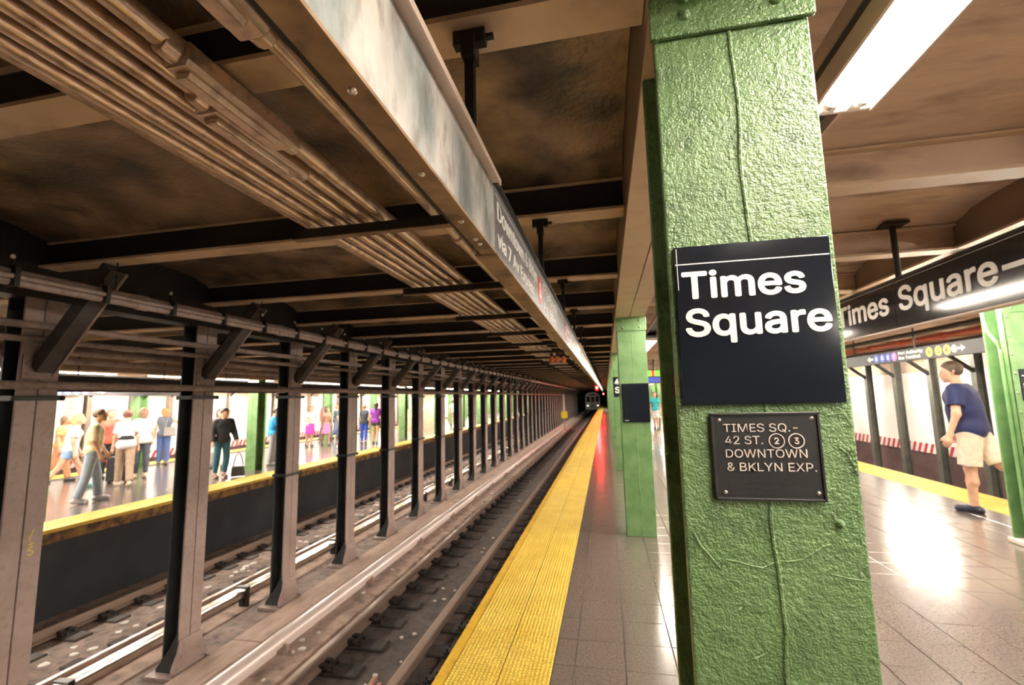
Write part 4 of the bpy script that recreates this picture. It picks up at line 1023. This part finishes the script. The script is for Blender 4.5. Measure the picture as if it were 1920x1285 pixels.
    def hcut(X, Y, Z):
        return (X-Hs[0])*nrm[0] + (Y-Hs[1])*nrm[1] + (Z-Hs[2])*nrm[2] - .006
    cuts = [hcut]
    if hl == 'short': cuts.append(lambda X, Y, Z: Hs[2]-.045-Z)
    if hl != 'bald':
        link('hair', sdf_mesh('hair', sc_(hp2), min(cell, .012), solid(hcol, .6), k=.03, cuts=cuts, infl=.012), t)
    if cap: MB().ell(tuple(H_(0, -.01, .06)*s), (.104*s, .108*s, .08*s), 14, 8).build('cap', solid(cap), t, smooth=True)
    mb = MB()
    for sg in (-1, 1): mb.ell(tuple(H_(sg*.031, .088, .012)*s), (.010*s, .008*s, .006*s), 8, 6)
    mb.build('eyes', solid((.04, .03, .025), .3), t, smooth=True)
    MB().ell(tuple(H_(0, .099, -.062)*s), (.022*s, .008*s, .006*s), 8, 6).build('mouth', solid((skin[0]*.7, skin[1]*.42, skin[2]*.45), .5), t, smooth=True)
    if belt:
        bz = (Pz[2]+.11)*s; mb = MB(); n = 24; R1 = .142*s*g*(.95 if fem else 1)
        ring(mb, (0, .018, bz), (0, 0, 1), R1*.97, R1*1.09, belt[1], n); mb.build('belt', solid(belt[0]), t)
    return t

person(4.54, 6.92, 0, (-.66, .75), 1.90, 'person in navy polo shirt and cream shorts striding beside the green pillar', top=((.008, .012, .070), 'short'), bot=((.72, .62, .50), 'shorts'), shoes=(.012, .014, .03),
       hair=((.07, .045, .03), 'short'), lean=8, hips=(5, -26), knees=(4, 60), arms=((-3, 16, 20), (8, 10, 15)), girth=1.16, turn=22, nod=8, cell=.010)
Zp = DZ
WHT, GRY, DEN, BLK, DGR = (.74, .70, .68), (.42, .40, .42), (.10, .15, .28), (.012, .013, .018), (.05, .055, .075)
person(-9.72, 7.09, Zp, (.62, .78), 1.76, 'person in open cream shirt over tan tee and faded jeans near the platform edge', skin=SK2, top=((.50, .40, .25), 'elbow'), bot=((.26, .30, .38), 'long'), shoes=(.40, .38, .40), lean=3, hips=(10, -8), knees=(3, 6), arms=((10, 8, 16), (2, 8, 18)), turn=-10)
person(-11.75, 8.10, Zp, (.55, .83), 1.72, 'blonde person in white top and denim shorts striding behind the cream shirt', top=(WHT, 'short'), bot=((.22, .34, .55), 'hotpants'), shoes=(.10, .25, .22), hair=((.62, .42, .20), 'bob'), lean=8, hips=(26, -24), knees=(8, 14), fem=True)
person(-13.2, 8.9, Zp, (.8, .6), 1.62, 'person in orange top with dark waistband at the rear of the crowd', skin=SK2, top=((.62, .30, .12), 'short'), bot=((.5, .22, .12), 'long'), hair=((.15, .09, .06), 'bob'), fem=True)
person(-12.55, 9.5, Zp, (.9, -.3), 1.74, 'person in red top and black trousers standing beside the black suitcase', top=((.62, .12, .08), 'short'), bot=(BLK, 'long'), hair=((.14, .07, .04), 'bun'), hips=(2, -2), knees=(3, 3), fem=True)
person(-10.86, 8.61, Zp, (-.8, .55), 1.72, 'person in pale grey tee with black belt and brown trousers', top=((.60, .56, .60), 'short'), bot=((.30, .21, .15), 'long'), shoes=(.5, .4, .3), hair=((.17, .07, .05), 'bun'), hips=(14, -12), knees=(4, 12), fem=True, belt=(BLK, .09))
person(-11.58, 9.58, Zp, (-.85, .5), 1.74, 'person in long white top and dark leggings with short brown hair', top=((.76, .72, .66), 'short'), bot=(DGR, 'leggings'), shoes=(.45, .33, .25), hair=((.16, .09, .06), 'bob'), hips=(6, -6), knees=(4, 4), fem=True, girth=1.08, arms=((20, 25, 40), (4, 10, 20)))
person(-13.4, 11.75, Zp, (-.8, .6), 1.71, 'red haired person in charcoal vest and blue jeans with back turned', top=((.09, .10, .13), 'none'), bot=((.05, .09, .22), 'long'), hair=((.50, .20, .07), 'bob'), hips=(4, -4), knees=(3, 3), arms=((4, 12, 20), (30, 55, 60)), fem=True)
person(-9.36, 9.75, Zp, (.72, -.35), 1.70, 'person in black cardigan and teal jeans standing cross legged', top=((.016, .018, .024), 'long'), bot=((.02, .11, .16), 'leggings'), shoes=(.2, .12, .1), hair=((.03, .025, .03), 'short'), hips=(10, -6), knees=(22, 4), arms=((6, 14, 24), (-4, 12, 30)), turn=18, nod=10)
person(-9.66, 11.85, Zp, (.64, .76), 1.64, 'person in bright blue tee and grey trousers looking down at a phone', top=((.02, .26, .60), 'short'), bot=((.30, .30, .34), 'long'), shoes=(.35, .35, .36), hair=((.05, .03, .025), 'short'), hips=(5, -3), knees=(4, 4), arms=((26, 6, 72, 18), (26, 6, 72, 18)), nod=26)
person(-10.15, 12.75, Zp, (.3, .9), 1.66, 'person in black and white top behind the blue tee', top=((.25, .25, .27), 'short'), bot=((.33, .33, .36), 'long'), hair=((.45, .2, .08), 'short'), hips=(6, -4))
person(-10.9, 11.2, Zp, (.6, -.3), 1.66, 'person in white tee with red shawl half hidden by the far pillar', top=((.6, .10, .09), 'short'), bot=((.62, .60, .58), 'long'), hair=((.1, .06, .04), 'bob'), fem=True)
person(-11.95, 16.8, Zp, (.8, -.5), 1.64, 'person in silver top and bright pink skirt', skin=SK2, top=((.46, .45, .45), 'short'), bot=((.75, .06, .42), 'skirt'), hair=((.22, .12, .07), 'bob'), arms=((20, 10, 70, 20), (15, 10, 60, 20)), hips=(3, -3), fem=True)
person(-11.55, 17.3, Zp, (.7, -.6), 1.62, 'dark haired person in brown vest beside the pink skirt', skin=SK3, top=((.30, .17, .12), 'none'), bot=((.6, .2, .4), 'skirt'), hair=((.02, .02, .02), 'bob'), fem=True)
person(-12.92, 19.3, Zp, (.8, .3), 1.56, 'person in orange blouse and dark trousers', top=((.72, .22, .05), 'elbow'), bot=((.10, .09, .11), 'long'), hair=((.2, .08, .04), 'short'), fem=True)
person(-13.1, 20.4, Zp, (.5, .8), 1.62, 'person in dark slate top and jeans with ginger hair', top=((.06, .08, .10), 'short'), bot=((.10, .14, .26), 'long'), hair=((.3, .13, .07), 'short'))
person(-15.2, 22.6, Zp, (.7, -.6), 1.75, 'tall person in rose jacket standing behind the orange blouse', top=((.5, .25, .24), 'long'), bot=((.08, .08, .12), 'long'), hair=((.35, .2, .1), 'bob'), fem=True)
person(-10.22, 16.4, Zp, (.3, .9), 1.70, 'person in cream top and red trousers partly behind a column', top=((.72, .62, .50), 'short'), bot=((.60, .10, .10), 'long'), shoes=(.7, .7, .7), hair=((.3, .15, .08), 'bob'), hips=(14, -10), fem=True)
person(-10.15, 17.9, Zp, (-.4, .9), 1.66, 'person in black vest and royal blue leggings', top=((.03, .04, .05), 'none'), bot=((.02, .07, .45), 'leggings'), shoes=(.02, .03, .12), hair=((.45, .25, .13), 'short'), hips=(4, -4), fem=True)
person(-9.70, 18.05, Zp, (-.4, .9), 1.73, 'person in purple tee and black shorts with long dark hair', top=((.25, .04, .40), 'short'), bot=((.03, .03, .035), 'hotpants'), hair=((.06, .035, .03), 'long'), hips=(3, -3), fem=True, arms=((4, 10, 40), (4, 10, 40)))
person(-9.45, 18.9, Zp, (-.3, .95), 1.62, 'person in coral tee with black waist bag', top=((.70, .28, .22), 'short'), bot=((.03, .03, .03), 'hotpants'), hair=((.10, .06, .05), 'bun'), hips=(4, -4), fem=True)
person(-10.3, 23.7, Zp, (.5, .8), 1.74, 'person in striped white tee and dark jeans', top=((.62, .52, .50), 'short'), bot=(DGR, 'long'), hips=(8, -6))
person(-9.95, 26.1, Zp, (-.2, .95), 1.62, 'person in yellow cap and coral top', top=((.70, .26, .22), 'short'), bot=((.07, .07, .08), 'long'), cap=(.85, .55, .04), fem=True)
person(-10.3, 34.0, Zp, (.4, .9), 1.75, 'distant person in dark top and jeans on the far platform', top=(DGR, 'short'), bot=(DEN, 'long'), cell=.02)
person(-10.6, 37.5, Zp, (.6, .8), 1.72, 'distant person in turquoise top on the far platform', top=((.03, .35, .5), 'short'), bot=(DEN, 'long'), cell=.02)
person(-10.5, 30.5, Zp, (-.6, .8), 1.74, 'distant person in white tee and khaki trousers near the stairs', top=(WHT, 'short'), bot=((.4, .33, .24), 'long'), cell=.02)
person(2.15, 21.5, 0, (-.2, -.98), 1.68, 'distant person in teal top and white shorts by the bench', top=((.03, .36, .40), 'short'), bot=((.75, .72, .7), 'shorts'), cell=.02, fem=True)

# things they carry
t = thing('suitcase', 'black wheeled suitcase standing among the far platform crowd', 'suitcase', (-11.45, 8.95, Zp), .6)
MB().box(-.2, -.13, .05, .2, .13, .62).build('case', solid(BLK, .5), t, bevel=.03); MB().box(-.13, -.1, .62, -.11, -.08, 1.0).box(.11, -.1, .62, .13, -.08, 1.0).box(-.13, -.1, .98, .13, -.08, 1.0).build('handle', 'blacksteel', t)
for x_ in (-.15, .15): MB().cyl((x_-.02, 0, .04), (x_+.02, 0, .04), .04, 10).build('wheel', 'blacksteel', t)
def bag(x, y, z, rz, c, label, w=.3, hh=.26, d=.12, strap=.45):
    t = thing('shoulder_bag', label, 'bag', (x, y, z), rz)
    MB().prism([(-w/2, 0), (w/2, 0), (w/2*.85, hh), (-w/2*.85, hh)], 1, -d/2, d/2).build('bag_body', solid(c, .6), t, bevel=.02)
    MB().tube([(-w*.38, 0, hh), (-w*.2, 0, hh+strap*.7), (0, 0, hh+strap), (w*.2, 0, hh+strap*.7), (w*.38, 0, hh)], .012, 6).build('strap', solid(c, .6), t, smooth=True)
bag(-13.05, 11.62, Zp+.88, .9, (.22, .20, .19), 'grey shoulder bag beside the charcoal vest')
bag(-9.05, 9.95, Zp+.02, .5, (.03, .03, .03), 'dark handbag hanging at knee height beside the teal jeans', .3, .24, .14, .35)
bag(-11.42, 16.38, Zp+.95, .4, (.40, .38, .38), 'silver handbag held in front of the pink skirt', .34, .2, .12, .1)
t = thing('phone', 'phone held by the person in the blue tee', 'phone', (-9.43, 12.13, Zp+1.06), -.7); MB().box(-.035, -.005, 0, .035, .005, .13).build('case', 'blacksteel', t, bevel=.003); MB().box(-.03, -.0062, .008, .03, -.0048, .122).build('screen', 'grey_v', t)
